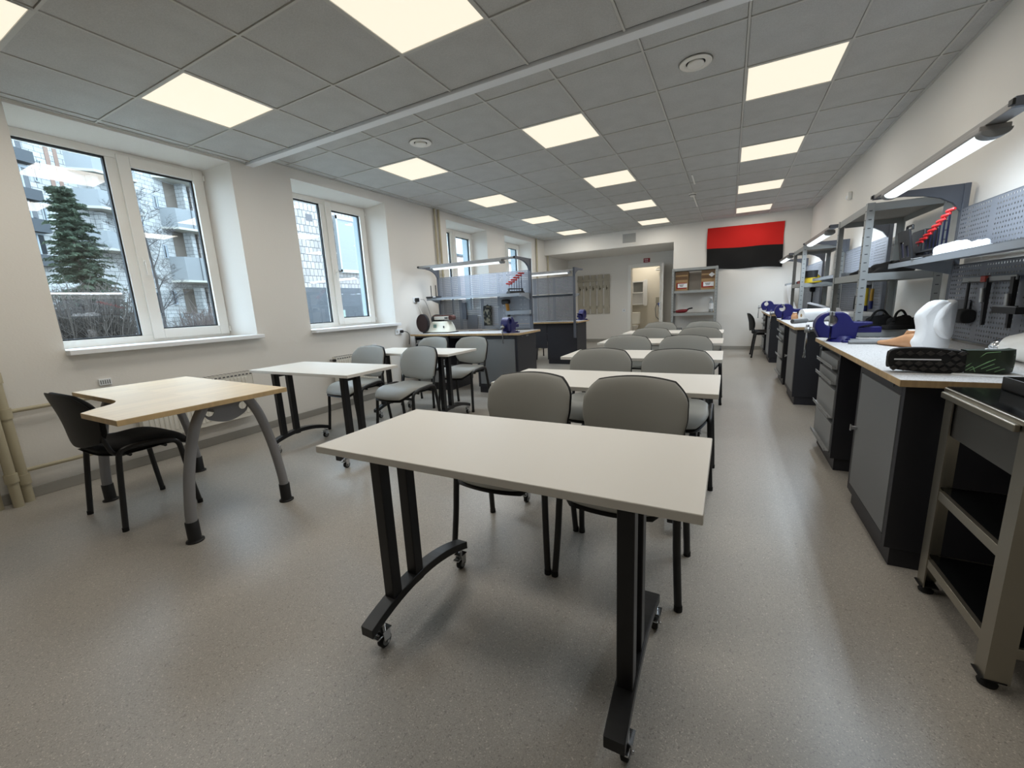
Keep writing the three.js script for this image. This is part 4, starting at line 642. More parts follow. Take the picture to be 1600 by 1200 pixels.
keySet([-2.62, SH, -5.14], 1.2, 1.15, 6, 'the sander bench shelf', 'hex keys in the sander bench stand', 0.7);
const onPanel = (x, y) => [x, y, -5.32];
{ const t = thing('tool_pouch', 'camouflage-patterned cloth pouch hung on the sander bench panel', 'pouch', onPanel(-3.19, 0.89)); const cn = noiseField(128, 9, 55); const cam = tex(128, (x, y) => { const v = cn(x, y); return v > 0.6 ? [122, 118, 104] : v > 0.42 ? [70, 70, 62] : [36, 38, 38]; }, true, 4); part('pouch', pad(() => 0.07, 0, 0.29, 0.03, (a, b, q) => V(a, b, q + 0.02 + 0.006 * Math.sin(a * 60 + b * 30))), mat(0xffffff, 0.9, 0, { map: cam }), t); part('loop', tube([[-0.02, 0.28, 0.02], [0, 0.31, 0.01], [0.02, 0.28, 0.02]], 0.004, 16, 6), MT.fabric, t); }
{ const t = thing('heat_gun', 'yellow and black heat gun hung above the vise on the sander bench panel', 'heat gun', onPanel(-2.86, 1.0)); part('nozzle', rod([-0.055, 0.225, 0.04], [0.03, 0.225, 0.04], 0.033, 0.036), MT.plasticB, t); part('body', rod([0.03, 0.225, 0.04], [0.06, 0.225, 0.04], 0.036, 0.03), MT.plasticB, t); part('handle', loft([[0.02, 0.2, 0.04, 0.028, 0, 0, 0, 0, 0.024], [0.03, 0.12, 0.04, 0.026, 0, 0, 0, 0, 0.022], [0.04, 0.05, 0.04, 0.024, 0, 0, 0, 0, 0.02]], 16), MT.orange, t); part('cord_end', loft([[0.04, 0.05, 0.04, 0.022, 0, 0, 0, 0, 0.018], [0.045, -0.05, 0.04, 0.02, 0, 0, 0, 0, 0.016]], 12), MT.plasticB, t); }
solo('long_tray', 'grey metal tray fixed across the right part of the sander bench panel', 'tray', [box(0.38, 0.055, 0.004, 0, 0, 0.06), box(0.38, 0.004, 0.06, 0, -0.027, 0.03), box(0.004, 0.055, 0.06, 0.19, 0, 0.03), box(0.004, 0.055, 0.06, -0.19, 0, 0.03)], MT.shelf, null, onPanel(-2.67, 1.07));
solo('file_holder', 'upright grey metal holder on the left of the sander bench panel', 'tool holder', [box(0.075, 0.26, 0.005, 0, 0, 0.03, 0.001), box(0.004, 0.26, 0.03, 0.036, 0, 0.015), box(0.004, 0.26, 0.03, -0.036, 0, 0.015)], MT.post, null, onPanel(-3.60, 1.12));
solo('panel_plate', 'plain grey plate low on the sander bench panel behind the sander', 'plate', box(0.2, 0.2, 0.004, 0, 0, 0.004, 0.001), mat(0x62656c, 0.5), null, onPanel(-3.48, 0.95));
for (const [x, l] of [[-3.36, 'left'], [-3.03, 'right']]) solo('panel_hook', `small steel hook bar to the ${l} of the camouflage pouch`, 'hook', [box(0.08, 0.012, 0.004, 0, 0, 0.004), rod([-0.03, 0, 0.004], [-0.03, -0.012, 0.035], 0.003), rod([0.03, 0, 0.004], [0.03, -0.012, 0.035], 0.003)], MT.steel, null, onPanel(x, 1.16));
solo('pencil', 'brown pencil lying at the back of the sander bench worktop', 'pencil', rod([-0.12, 0.004, 0], [0.12, 0.004, 0.01], 0.004, 0.004, 6), mat(0x6c4a3a, 0.6), null, [-3.35, BT, -5.2]);

// ───────────── services on the window wall ─────────────
function socket(label, z, y, w = 0.08, x = XL, n = 1, turn = 0) { const t = thing('wall_socket', label, 'socket', [x, y, z], turn); part('plate', box(0.012, 0.08, w, 0.006, 0, 0, 0.003), MT.white, t); for (let i = 0; i < n; i++) part('well', rod([0.0125, 0, (i - (n - 1) / 2) * 0.07], [0.0135, 0, (i - (n - 1) / 2) * 0.07], 0.02), mat(0xb8b8b4, 0.5), t); return t; }
{ const t = thing('wall_vent', 'small white slotted outlet just above the wooden desk edge', 'outlet', [XL, 0.735, -1.28]); part('plate', box(0.014, 0.05, 0.075, 0.007, 0, 0, 0.003), MT.white, t); for (let i = 0; i < 5; i++) part('slot', box(0.002, 0.03, 0.006, 0.0145, 0.0, -0.026 + i * 0.013), MT.grey, t); }
socket('white double socket low on the wall below the second radiator', -3.6, 0.18, 0.15, XL, 2); socket('white socket plate just above the table by the sander bench', -4.05, 0.70, 0.08, XL, 1);
socket('white socket with a black adapter above the sander', -5.0, 1.32, 0.15, XL, 2); socket('white double socket at worktop height left of the sander', -4.55, 0.87, 0.15, XL, 2);
{ const t = thing('power_adapter', 'black plug adapter in the socket above the sander', 'adapter', [XL + 0.0125, 1.32, -4.98]); part('body', box(0.05, 0.06, 0.05, 0.026, 0, 0, 0.006), MT.plasticB, t); }
solo('adapter_cable', 'thin white cable hanging from the black adapter', 'cable', tube([[XL + 0.05, 1.29, -4.98], [XL + 0.06, 1.18, -5.0], [XL + 0.1, 1.02, -5.06], [XL + 0.12, 0.87, -5.1], [XL + 0.2, 0.826, -5.12]], 0.0035, 50, 6, 0.5), MT.pvc, null);
solo('router_cable', 'thin grey cable drooping below the router shelf', 'cable', tube([[XL + 0.02, 1.33, -5.08], [XL + 0.09, 1.3, -5.1], [XL + 0.13, 1.1, -5.15], [XL + 0.14, 0.9, -5.18], [XL + 0.2, 0.826, -5.2]], 0.0035, 50, 6, 0.5), MT.grey, null);
{ const t = thing('plug', 'black angled plug in the socket left of the sander', 'plug', [XL + 0.013, 0.87, -4.585]); part('body', rod([0, 0, 0], [0.04, 0, 0], 0.02), MT.plasticB, t); part('cord', tube([[0.04, 0, 0], [0.075, -0.01, -0.04], [0.085, -0.06, -0.08], [0.06, -0.2, -0.09]], 0.005, 30, 6, 0.5), MT.plasticB, t); }
socket('round white switch on the recessed wall between coat rack and doorway', -2.63, 0.88, 0.09, 0, 1, -PI / 2).position.set(-2.63, 0.88, ZR);
function radiator(label, z0, z1) {
  const t = thing('radiator', label, 'radiator', [XL, 0, z0]), L = Math.abs(z1 - z0), x = 0.105;
  const n = Math.floor((L - 0.06) / 0.0333), prof = [[0, 0.5]];
  const ribs = []; for (let i = 0; i < n; i++) ribs.push(box(0.012, 0.36, 0.02, x - 0.002, 0.43, -0.03 - (i + 0.5) * 0.0333, 0.005));
  part('front_panel', span(x - 0.012, x - 0.003, 0.21, 0.65, 0, -L, 0.003), MT.rad, t);
  for (const r of ribs) part('rib', r, MT.rad, t);
  part('back_panel', span(0.035, 0.045, 0.21, 0.65, 0, -L, 0.003), MT.rad, t);
  part('top_grille', [span(0.035, x, 0.65, 0.655, 0, -L, 0.001)], MT.rad, t); const sl = []; for (let i = 0; i < Math.floor(L / 0.035); i++) sl.push(box(0.045, 0.002, 0.018, 0.07, 0.656, -0.02 - i * 0.035), box(0.002, 0.01, 0.02, x + 0.003, 0.632, -0.02 - i * 0.035)); const s = part('grille_slots', sl, MT.darkGrey, t); s.userData.kind = 'stuff';
  part('side_cover', span(0.035, x, 0.205, 0.657, 0.004, 0.0, 0.001), MT.rad, t); part('side_cover', span(0.035, x, 0.205, 0.657, -L - 0.004, -L, 0.001), MT.rad, t);
  part('bracket', [span(0, 0.04, 0.3, 0.6, -0.15, -0.17), span(0, 0.04, 0.3, 0.6, -L + 0.15, -L + 0.17)], MT.rad, t);
  const v = part('valve', [rod([0.07, 0.62, 0], [0.07, 0.62, 0.05], 0.012), rod([0.05, 0.62, 0.045], [0.11, 0.62, 0.045], 0.013)], MT.steel, t); part('valve_cap', rod([0.105, 0.62, 0.045], [0.135, 0.62, 0.045], 0.017), MT.plasticB, v);
}
radiator('white panel radiator behind the wooden desk under the first window', -1.42, -2.33);
radiator('white panel radiator under the second window behind the grey chairs', -3.34, -4.24);
const pipe = (label, pts, r, group) => { const t = thing('heating_pipe', label, 'pipe', [0, 0, 0], 0, group); part('pipe', tube(pts, r, 50, 14, 0.05), MT.pipe, t); return t; };
{ const a = pipe('thick beige riser pipe in the left corner with a joint, nearest the window', [[XL + 0.06, 0, -0.74], [XL + 0.06, 2.65, -0.74]], 0.028);
  for (const y of [0.16, 0.62, 0.86]) part('collar', rod([XL + 0.06, y - 0.035, -0.74], [XL + 0.06, y + 0.035, -0.74], 0.035), MT.pipe, a);
  const b = pipe('thick beige riser pipe at the left edge of the photo, middle one', [[XL + 0.12, 0, -0.68], [XL + 0.12, 2.65, -0.68]], 0.026); for (const y of [0.2, 0.75]) part('collar', rod([XL + 0.12, y - 0.03, -0.68], [XL + 0.12, y + 0.03, -0.68], 0.033), MT.pipe, b);
  pipe('beige riser pipe closest to the left edge of the photo', [[XL + 0.07, 0, -0.6], [XL + 0.07, 2.65, -0.6]], 0.026);
  pipe('thin beige pipe running along the wall at radiator top height', [[XL + 0.05, 0.63, -0.74], [XL + 0.05, 0.635, -1.05], [XL + 0.06, 0.635, -1.32], [XL + 0.07, 0.62, -1.37]], 0.014);
  pipe('thin beige pipe running along the wall just above the baseboard', [[XL + 0.05, 0.215, -0.74], [XL + 0.05, 0.215, -1.3], [XL + 0.07, 0.24, -1.42]], 0.014); }
for (const [z, r, l] of [[-5.585, 0.017, 'left of the twin beige riser pipes rising behind the sander bench'], [-5.69, 0.017, 'right of the twin beige riser pipes rising behind the sander bench'], [-9.56, 0.02, 'single beige riser pipe just past the fourth window'], [-10.26, 0.02, 'single beige riser pipe in the recess under the soffit']]) { const p = pipe(l, [[XL + 0.035, 0, z], [XL + 0.035, z < -10.2 ? 2.39 : 2.745, z]], r); for (const y of [0.5, 1.72]) part('collar', rod([XL + 0.035, y - 0.02, z], [XL + 0.035, y + 0.02, z], r * 1.35), MT.pipe, p); }

// ───────────── back wall ─────────────
{ const t = thing('flag', 'horizontal red over black cloth flag pinned high on the back wall', 'flag', [0, 0, ZB + 0.012]);
  const X = (u, v) => -0.475 + 1.385 * u - 0.005 * Math.sin(v * 5), Y = (u, v) => 2.585 - 0.02 * u - v * (0.845 + 0.03 * u) + 0.012 * Math.sin(u * 9 + 1) * v, Z = (u, v) => 0.012 + 0.010 * Math.sin(u * 17 + v * 5) * (0.25 + v) + 0.006 * Math.sin(u * 8 - v * 11);
  const half = (a, b, d, fl) => grid(60, 24, (u, v) => { const w = a + (b - a) * v; return V(X(u, w), Y(u, w), Z(u, w) + d); }, !fl);
  part('red_band', [half(0, 0.5, 0.0015, false), half(0, 0.5, -0.0015, true)], MT.flagRed, t); part('black_band', [half(0.5, 1, 0.0015, false), half(0.5, 1, -0.0015, true)], MT.flagBlack, t); }
{ const t = thing('coat_rack', 'pale wooden coat rack of five vertical planks with hooks', 'coat rack', [-3.98, 0, ZR]);
  for (let i = 0; i < 5; i++) { const x = 0.075 + i * 0.198; part('plank', box(0.152, 1.1, 0.018, x, 1.365 + 0.003 * (i % 2), 0.03, 0.003), MT.planks, t); const h = part('coat_hook', [box(0.04, 0.03, 0.006, x, 1.53, 0.042, 0.002), tube([[x, 1.535, 0.045], [x, 1.52, 0.08], [x, 1.55, 0.1], [x, 1.6, 0.09]], 0.007, 20, 8), tube([[x, 1.53, 0.045], [x, 1.49, 0.06], [x, 1.485, 0.085], [x, 1.51, 0.09]], 0.006, 20, 8)], mat(0x5c5648, 0.4, 0.6), t); }
  part('top_rail', box(0.95, 0.07, 0.02, 0.47, 1.77, 0.05, 0.003), MT.planks, t); part('rail', box(0.95, 0.08, 0.02, 0.47, 1.58, 0.011, 0.002), MT.planks, t); part('rail', box(0.95, 0.08, 0.02, 0.47, 1.0, 0.011, 0.002), MT.planks, t); }
{ const t = thing('exit_sign', 'small red sign with white marks above the doorway', 'sign', [-2.03, 2.2, ZR]); part('board', box(0.17, 0.11, 0.008, 0, 0, 0.004, 0.002), mat(0x8f1626, 0.5), t); for (const [x, w] of [[-0.045, 0.03], [-0.01, 0.02], [0.02, 0.03]]) part('mark', box(w, 0.028, 0.002, x, 0.018, 0.009), mat(0xd8c4c6, 0.6), t); part('mark', box(0.09, 0.014, 0.002, -0.01, -0.025, 0.009), mat(0xd8c4c6, 0.6), t); }
function carton(label, x, w) { const t = thing('cardboard_box', label, 'box', [x, 1.3125, -9.9]); part('carton', box(w, 0.4, 0.3, 0, 0.2, 0, 0.004), MT.card, t); part('tape', [box(w * 0.99, 0.07, 0.002, 0, 0.26, 0.1505)], MT.tape, t); part('tape', box(w * 0.96, 0.06, 0.002, 0, 0.36, 0.1505), MT.tape, t); return t; }
{ const a = carton('cardboard box with a white label, left on the rack top bay', -0.93, 0.25); part('red_print', box(0.2, 0.13, 0.001, 0.0, 0.1, 0.151), mat(0x99251d, 0.7), a); part('label', box(0.19, 0.085, 0.002, 0.02, 0.105, 0.152), MT.paper, a); for (let i = 0; i < 3; i++) part('text_line', box(0.1 - i * 0.02, 0.009, 0.001, 0.0, 0.125 - i * 0.018, 0.1535), mat(0x55555a, 0.8), a);
  const b = carton('cardboard box with a diamond sticker, right on the rack top bay', -0.415, 0.26); part('red_print', box(0.22, 0.12, 0.001, -0.01, 0.1, 0.151), mat(0x99251d, 0.7), b); part('label', box(0.2, 0.09, 0.002, 0.015, 0.11, 0.152), MT.paper, b); for (let i = 0; i < 3; i++) part('text_line', box(0.11 - i * 0.02, 0.009, 0.001, 0.0, 0.13 - i * 0.018, 0.1535), mat(0x55555a, 0.8), b); part('diamond_sticker', extrude([[-0.06, 0], [0, 0.05], [0.06, 0], [0, -0.05]], 0.002).translate(0.07, 0.3, 0.153), MT.paper, b); }
{ const t = thing('cordless_tool', 'red and black hand tool lying on the second bay of the back rack', 'hand tool', [-0.9, 0.8305, -9.85], 0.1); part('body', loft([[-0.14, 0.035, 0, 0, 0.025, 0, 0, 0, 0.025], [-0.05, 0.04, 0, 0, 0.038, 0, 0, 0, 0.035], [0.06, 0.045, 0, 0, 0.035, 0, 0, 0, 0.03], [0.1, 0.06, 0, 0, 0.025, 0, 0, 0, 0.025]], 16), mat(0x7c1420, 0.5), t); part('handle', tube([[0.08, 0.04, 0], [0.12, 0.085, 0], [0.2, 0.1, 0]], 0.016, 20, 8), MT.plasticB, t); part('tip', rod([-0.2, 0.03, 0], [-0.13, 0.033, 0], 0.012), MT.plasticB, t); }
{ const t = thing('spray_bottle', 'clear pump bottle with white label on the back rack', 'bottle', [-0.335, 0.8305, -9.86]); part('body', lathe([[0.0001, 0], [0.042, 0], [0.042, 0.2], [0.03, 0.24], [0.014, 0.26], [0.014, 0.28], [0.0001, 0.28]], 20), MT.bottle, t); part('label', lathe([[0.0425, 0.07], [0.0425, 0.19]], 20), MT.paper, t); part('pump', [rod([0, 0.28, 0], [0, 0.31, 0], 0.016), box(0.07, 0.014, 0.02, -0.015, 0.315, 0, 0.003)], MT.white, t); }
solo('paper_pad', 'thin pad of brown paper beside the pump bottle on the back rack', 'paper', box(0.12, 0.02, 0.2, 0, 0.01, 0, 0.002), MT.card, null, [-0.31, 0.8305, -9.97]);
solo('metal_bracket', 'white and steel fitting on the third bay of the back rack', 'fitting', [box(0.1, 0.14, 0.1, 0, 0.07, 0, 0.006), rod([0.07, 0, 0.02], [0.07, 0.15, 0.02], 0.012)], MT.grey, null, [-0.98, 0.3605, -9.86]);
solo('dark_tool', 'black rounded tool on the third bay of the back rack', 'tool', lump(0.11, 0.1, 0.07, 0.08), MT.plasticB, null, [-0.72, 0.3605, -9.86]);
// washroom seen through the doorway
{ const t = thing('wall_cabinet', 'white washroom wall cabinet with open niches beyond the doorway', 'cabinet', [-2.72, 1.0, -13.3]); part('carcass', [box(0.03, 0.72, 0.2, 0.38, 0.36, 0, 0.003), box(0.6, 0.03, 0.2, 0.08, 0.015, 0, 0.003), box(0.6, 0.03, 0.2, 0.08, 0.37, 0, 0.003), box(0.6, 0.03, 0.2, 0.08, 0.7, 0, 0.003), box(0.6, 0.7, 0.01, 0.08, 0.36, -0.095)], MT.white, t); part('mirror', box(0.3, 0.3, 0.004, 0.2, 0.54, -0.088), mat(0x8b8f90, 0.3), t); part('side_door', box(0.1, 0.78, 0.02, 0.44, 0.36, 0.05, 0.004), MT.white, t); }
{ const t = thing('water_filter', 'blue-topped clear water filter on a grey plate beyond the doorway', 'water filter', [-1.87, 0.72, -13.48]); part('plate', box(0.28, 0.18, 0.01, 0, 0.4, 0.0, 0.002), mat(0xa8a596, 0.6), t); part('head', lathe([[0.0001, 0.2], [0.06, 0.2], [0.08, 0.26], [0.08, 0.31], [0.0001, 0.33]], 20).translate(0.02, 0, 0.09), mat(0x2c4fa8, 0.4), t); part('cup', lathe([[0.0001, -0.05], [0.035, -0.05], [0.05, 0.0], [0.055, 0.2], [0.0001, 0.2]], 20).translate(0.02, 0, 0.09), MT.bottle, t); part('hose', tube([[-0.1, 0.3, 0.06], [-0.14, 0.15, 0.08], [-0.11, -0.1, 0.1], [0.02, -0.22, 0.1], [0.14, -0.25, 0.08]], 0.012, 40, 8), MT.grey, t); }
{ const t = thing('extractor_hood', 'grey triangular hood high on the washroom wall beyond the doorway', 'hood', [-1.72, 2.02, -13.2]); part('canopy', hexa([[-0.26, 0, -0.2], [0.26, 0, -0.2], [0.26, 0, 0.15], [-0.26, 0, 0.15]], [[0.08, 0.2, -0.2], [0.26, 0.2, -0.2], [0.26, 0.2, 0.0], [0.08, 0.2, 0.0]]), mat(0x77786f, 0.5), t); part('rim', [box(0.53, 0.025, 0.36, 0, -0.012, -0.025, 0.006)], MT.white, t); }
{ const t = thing('washroom_fixture', 'white washroom fixture partly hidden behind the doorway edge', 'fixture', [-2.6, 0, -12.9]); part('bowl', loft([[0, 0.0, 0, 0, 0, 0.14, 0.12, 0, 0], [0, 0.15, 0, 0, 0, 0.13, 0.11, 0, 0], [0, 0.36, 0.02, 0, 0, 0.22, 0.18, 0, 0], [0, 0.4, 0.02, 0, 0, 0.23, 0.19, 0, 0]], 24), MT.whiteGloss, t); part('tank', box(0.36, 0.36, 0.16, 0, 0.6, -0.25, 0.02), MT.whiteGloss, t); }
{ const t = thing('washroom_light', 'lit round ceiling lamp inside the washroom', 'ceiling light', [-2.2, 2.5, -12.9]); part('diffuser', rod([0, -0.03, 0], [0, 0, 0], 0.13, 0.13, 24), panelGlow, t); const l = new THREE.PointLight(0xfff4e4, 1.3, 0, 2); l.position.set(-2.2, 2.42, -12.9); l.shadow.radius = 4; l.castShadow = true; scene.add(l); }

// ───────────── outside the windows ─────────────
struct('ground', span(-60, -5.2, -0.8, -0.6, 20, -60), mat(0x6b675c, 0.95));
const blockTex = (w, h, n, m, base, joint, jw, vary, off) => { const k = seed; seed = 91; const t = Array.from({ length: n * m }, () => rr(-vary, vary)); seed = k; const g = noiseField(512, 100, 77); return tex(512, (x, y) => { const r = Math.floor(y / 512 * m), xx = (x / 512 * n + (off && r % 2 ? 0.5 : 0)) % n, c = Math.floor(xx), fx = (xx - c) * w, fy = (y / 512 * m - r) * h, j = fx < jw || fy < jw; const v = j ? 0 : t[r * n + c] + 10 * (g(x, y) - 0.5); return j ? joint : base.map((b) => b + v); }); };
const facade = mat(0xffffff, 0.8, 0, { map: (() => { const t = blockTex(0.36, 0.19, 6, 12, [138, 137, 134], [44, 44, 44], 0.014, 9, true); t.repeat.set(1 / 2.16, 1 / 2.28); return t; })() });
const tilesLight = mat(0xffffff, 0.6, 0, { map: (() => { const t = blockTex(0.17, 0.26, 10, 8, [120, 112, 106], [24, 23, 23], 0.018, 10, true); t.repeat.set(1 / 1.7, 1 / 2.08); return t; })() });
const tilesDark = mat(0xffffff, 0.5, 0, { map: (() => { const t = blockTex(0.34, 0.2, 6, 10, [26, 28, 32], [18, 20, 24], 0.014, 5, true); t.repeat.set(1 / 2.04, 1 / 2.0); return t; })() });
const conc = mat(0x6e7070, 0.9, 0, { bumpMap: wallBump, bumpScale: 0.004 }), concDark = mat(0x323538, 0.9), pane = mat(0x15191d, 0.12), brown = mat(0x6b5448, 0.8), loggiaShade = mat(0x51483f, 0.9);  // the loggia tone has the shade of the recess in its colour
{
  const a = 23.5 * PI / 180, b = thing('apartment_building', 'pale block-clad apartment building with concrete balconies outside the first window', 'building', [-25, 0, -10.8], PI / 2 + a);
  // local x runs along the facade away from the viewer's left (s), z points to the room
  part('wall', span(-16, 12, -0.6, 10.8, 0, -6), facade, b);
  for (const [s0, s1, y0, y1] of [[-0.11, 0.17, 6.6, 7.2], [-1.13, -0.85, 5.64, 6.58], [-0.09, 0.17, 4.27, 4.91], [-1.03, -0.75, 1.56, 2.6], [-0.1, 0.17, 1.99, 2.72], [-1.13, -0.85, 3.3, 4.25], [-4.67, -4.56, 6.99, 7.31], [-4.9, -4.76, 6.5, 6.98], [-4.66, -4.55, 5.7, 5.99], [-4.92, -4.78, 5.12, 5.73], [-2.2, -1.9, 3.3, 4.2], [-2.2, -1.9, 0.9, 1.8], [-0.11, 0.17, 8.9, 9.5], [-1.13, -0.85, 7.95, 8.9]]) {
    const w = part('window', [span(s0, s1, y0, y1, 0.004, 0.0)], pane, b); const c = (s0 + s1) / 2 + 0.02; part('window_frame', [span(s0, s0 + 0.03, y0, y1, 0, 0.03), span(s1 - 0.03, s1, y0, y1, 0, 0.03), span(s0, s1, y0, y0 + 0.03, 0, 0.05), span(s0, s1, y1 - 0.03, y1, 0, 0.03), span(c, c + 0.06, y0, y1, 0, 0.02)], mat(0x7f8488, 0.6), w); }
  for (const [s0, s1] of [[-4.37, -4.22], [-4.07, -3.93]]) part('stair_strip', span(s0, s1, 4.8, 9.4, 0, 0.02), brown, b);
  for (const [y0, y1] of [[7.02, 7.44], [5.74, 6.12], [4.62, 5.08], [3.4, 3.8], [8.3, 8.75]]) { part('balcony_wall', span(-6.6, -5.02, y0, y1, 0, 0.35), concDark, b); part('balcony_window', span(-6.4, -5.1, y1 + 0.08, y1 + 0.75, 0.0, 0.05), pane, b); part('balcony_frame', [span(-5.35, -5.3, y1 + 0.05, y1 + 0.8, 0.03, 0.08), span(-6.5, -5.06, y1 + 0.75, y1 + 0.83, 0.02, 0.08)], mat(0x7f8488, 0.6), b); }
  const slab = (pts, y0, y1) => extrude(pts.map(([s, o]) => [s, -o]), y1 - y0).rotateX(-PI / 2).translate(0, (y0 + y1) / 2, 0);
  for (const [y0, y1] of [[5.95, 6.6], [7.36, 8.25], [4.3, 5.0]]) { part('balcony_wall', slab([[-3.7, 0], [-3.3, 0.7], [-1.75, 0.95], [-1.5, 0]], y0, y1), conc, b); part('balcony_slab', slab([[-3.75, 0], [-3.33, 0.75], [-1.72, 1.0], [-1.45, 0]], y0 - 0.1, y0), mat(0x8c8880, 0.9), b); part('pillar', span(-3.05, -2.8, y1, y1 + 0.8, 0, 0.3), facade, b); }
  for (const [y0, y1] of [[3.2, 4.36], [5.78, 6.7], [8.15, 9.2], [0.5, 1.5]]) { part('balcony_wall', slab([[0.12, 0], [0.40, 0.6], [1.7, 1.05], [3.3, 1.1], [4.2, 0]], y0, y1), conc, b); part('balcony_slab', slab([[0.05, 0], [0.36, 0.65], [1.7, 1.12], [3.35, 1.17], [4.3, 0]], y0 - 0.1, y0), mat(0x9a968c, 0.9), b); part('loggia_shade_panel', span(0.6, 3.6, y1, y1 + 1.3, 0, 0.02), loggiaShade, b); part('pillar', span(1.25, 1.5, y1, y1 + 1.4, 0, 0.45), facade, b); part('tiled_wall', span(1.85, 3.4, y1, y1 + 1.4, 0, 0.3), tilesLight, b); part('panel_joint', span(1.05, 1.07, y0, y1, 0.85, 0.87), concDark, b); }  // dark flush panels stand in for the shade inside the recessed loggias
}
{
  const b = thing('tiled_building', 'building with pale upright tiles over a dark tiled base outside the second window', 'building', [-14, 0, 0], 0);
  part('wall', span(0, -1.4, 2.18, 7, -9.8, -16.8), tilesLight, b); part('dark_base', span(0.02, -1.4, -0.6, 2.18, -9.8, -16.8), tilesDark, b);
  part('concrete_box', span(0.0, 0.18, 2.86, 4.9, -11.86, -13.4), conc, b); part('box_frame', [span(0.18, 0.21, 4.82, 4.95, -11.82, -13.4), span(0.18, 0.21, 2.78, 2.9, -11.82, -13.4), span(0.18, 0.21, 2.8, 4.95, -11.82, -11.88)], mat(0x8a8d8f, 0.8), b);
  part('dark_tile', span(0, 0.012, 4.6, 4.84, -10.66, -10.92), mat(0x3c3839, 0.6), b); part('notice', span(0.02, 0.03, 0.95, 1.3, -11.45, -11.9), mat(0x6f7a70, 0.8), b);
}
{ const b = thing('pink_building', 'pale building with pinkish lower wall outside the far windows', 'building', [-14, 0, 0], 0); part('upper_wall', span(0, -5, 4.15, 7, -17.2, -30), mat(0x8c8e8c, 0.8), b); part('lower_wall', span(0, -5, -0.6, 4.15, -17.2, -30), mat(0x94817a, 0.8), b); part('ledge', span(0, 0.12, 4.08, 4.2, -17.2, -30), concDark, b); }
class Tris { constructor() { this.p = []; } tri(a, b, c) { this.p.push(...a, ...b, ...c); } stick(a, b, r) { const d = V(b[0] - a[0], b[1] - a[1], b[2] - a[2]).normalize(), u = V(0.3, 0.2, 0.9).cross(d).normalize(), w = u.clone().cross(d); const P = (o, k, s) => { const an = k * 2.094, c = Math.cos(an) * s, q = Math.sin(an) * s; return [o[0] + u.x * c + w.x * q, o[1] + u.y * c + w.y * q, o[2] + u.z * c + w.z * q]; }; for (let k = 0; k < 3; k++) { const A = P(a, k, r), B = P(a, k + 1, r), C = P(b, k, r * 0.55), D = P(b, k + 1, r * 0.55); this.tri(A, B, C); this.tri(B, D, C); } } geo() { const g = new THREE.BufferGeometry(); g.setAttribute('position', new THREE.Float32BufferAttribute(this.p, 3)); g.computeVertexNormals(); return g; } }
{ const t = thing('conifer', 'dark green conifer in front of the apartment building', 'tree', [-18, -0.6, -5.45]);
  part('trunk', rod([0, 0, 0], [0, 5.8, 0], 0.09, 0.015, 10), mat(0x3a2f28, 0.9), t);
  const f = new Tris(), f2 = new Tris();
  for (let k = 0; k < 520; k++) { const y = 0.35 + 5.5 * (k / 520) ** 0.95, R = (0.14 + 1.05 * (1 - y / 6.05) ** 0.62) * rr(0.45, 1.2), az = rr(0, 6.283), dr = -0.18 * R;
    for (let m = 0; m < 26; m++) { const q = (m + rnd()) / 26, x = R * q, yy = y + dr * q * q + 0.12 * q, T = k % 3 ? f : f2; for (const s of [-1, 1]) { const L = rr(0.08, 0.18) * (1.1 - 0.5 * q), aa = az + rr(-0.12, 0.12), o = [Math.cos(aa) * x, yy + rr(-0.03, 0.03), Math.sin(aa) * x], bb = aa + s * rr(0.5, 1.1), e = [o[0] + Math.cos(bb) * L, o[1] - rr(0.0, 0.07), o[2] + Math.sin(bb) * L], w = 0.022; T.tri([o[0] - Math.sin(bb) * w, o[1], o[2] + Math.cos(bb) * w], [o[0] + Math.sin(bb) * w, o[1] + 0.01, o[2] - Math.cos(bb) * w], e); T.tri([o[0], o[1] + w, o[2]], [o[0], o[1] - w, o[2]], e); } } }
  const m1 = part('foliage', f.geo(), mat(0x25301f, 0.85), t), m2 = part('foliage', f2.geo(), mat(0x343f2c, 0.85), t); m1.userData.kind = m2.userData.kind = 'stuff'; }
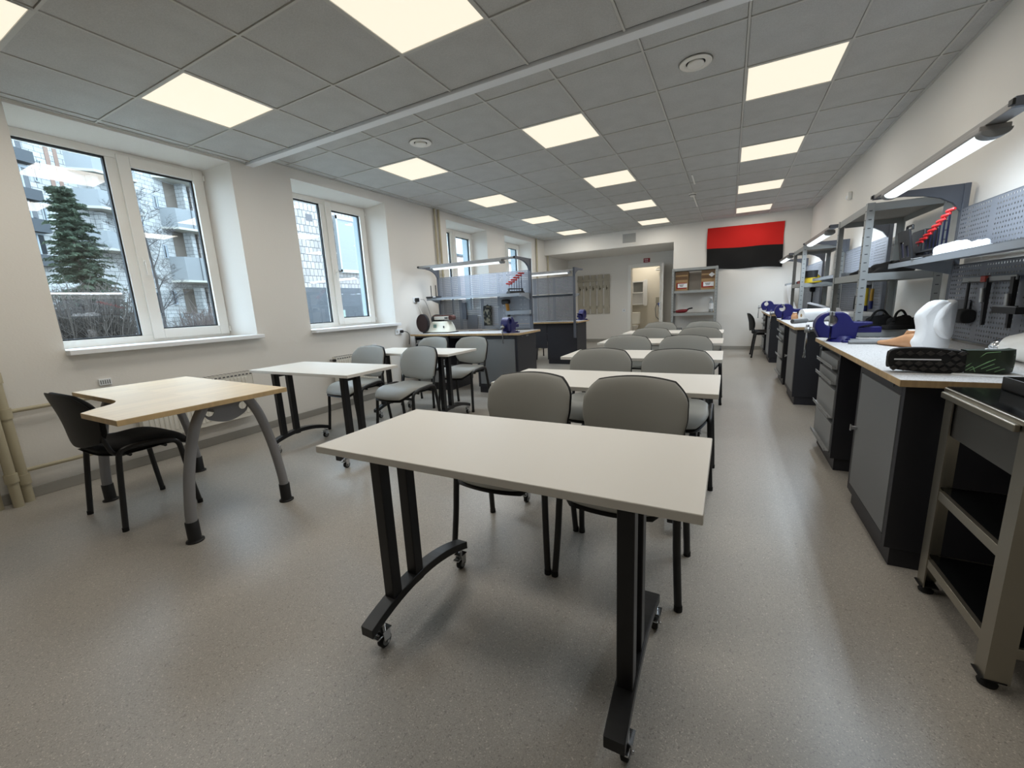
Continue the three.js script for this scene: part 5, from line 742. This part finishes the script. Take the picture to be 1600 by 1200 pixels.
{ const t = thing('bare_tree', 'leafless thin tree in front of the pale building balconies', 'tree', [-17.2, -0.6, -6.95]);
  const tw = new Tris(), br = []; const grow = (p, d, L, r, k) => { const n = k ? 4 : 9; let q = p; for (let i = 0; i < n; i++) { const e = [q[0] + d.x * L / n, q[1] + d.y * L / n, q[2] + d.z * L / n]; const ra = r * (1 - 0.8 * i / n), rb = r * (1 - 0.8 * (i + 1) / n); if (k < 2) br.push(rod(q, e, ra, rb, 7)); else tw.stick(q, e, ra); q = e; const j = k ? 0.13 : 0.03; d.x += rr(-j, j); d.z += rr(-j, j); d.y += rr(-0.02, 0.08); d.normalize(); if (k < 4 && (k > 0 || i > 1)) { const m = k === 0 ? 2 : 1 + (rnd() > 0.4); for (let c = 0; c < m; c++) { const a = rr(0, 6.283), nd = V(d.x * 0.6 + 0.8 * Math.cos(a), d.y * 0.5 + 0.2, d.z * 0.6 + 0.8 * Math.sin(a)).normalize(); grow(e, nd, k ? L * rr(0.4, 0.62) : rr(0.9, 1.7) * (1.15 - i / n), Math.max(0.005, ra * (k ? 0.6 : 0.42)), k + 1); } } } };
  grow([0, 0, 0], V(-0.03, 1, -0.06).normalize(), 6.4, 0.06, 0); part('trunk', br, mat(0x2e2927, 0.9), t).userData.kind = 'stuff'; part('twigs', tw.geo(), mat(0x302b2a, 0.9), t).userData.kind = 'stuff'; }
function bush(label, pos, rx, rz, h, n, hex) { const t = thing('bush', label, 'bush', pos), w = new Tris(), m = part; for (let k = 0; k < n; k++) { const a = rr(0, 6.283), q = Math.sqrt(rnd()), bx = Math.cos(a) * q * rx * 0.6, bz = Math.sin(a) * q * rz * 0.6, H = h * rr(0.45, 1.05), ex = bx + Math.cos(a) * rx * 0.5 * q + rr(-0.15, 0.15), ez = bz + Math.sin(a) * rz * 0.5 * q + rr(-0.15, 0.15), b = [bx, 0, bz], e = [ex, H, ez]; w.stick(b, e, 0.009); for (let j = 0; j < 9; j++) { const s = rr(0.25, 1), o = [bx + (ex - bx) * s, H * s, bz + (ez - bz) * s]; w.stick(o, [o[0] + rr(-0.2, 0.2), o[1] + rr(0.02, 0.3), o[2] + rr(-0.2, 0.2)], 0.005); } } part('twigs', w.geo(), mat(hex, 0.95), t).userData.kind = 'stuff'; }
bush('dense dark brown leafless bush low outside the left pane of the first window', [-9.2, -0.6, -2.45], 1.0, 0.85, 2.25, 1300, 0x383029); bush('reddish brown leafless bush low outside the right pane of the first window', [-9.6, -0.6, -4.62], 0.5, 0.5, 1.9, 380, 0x463a34);

renderer.render(scene, camera);
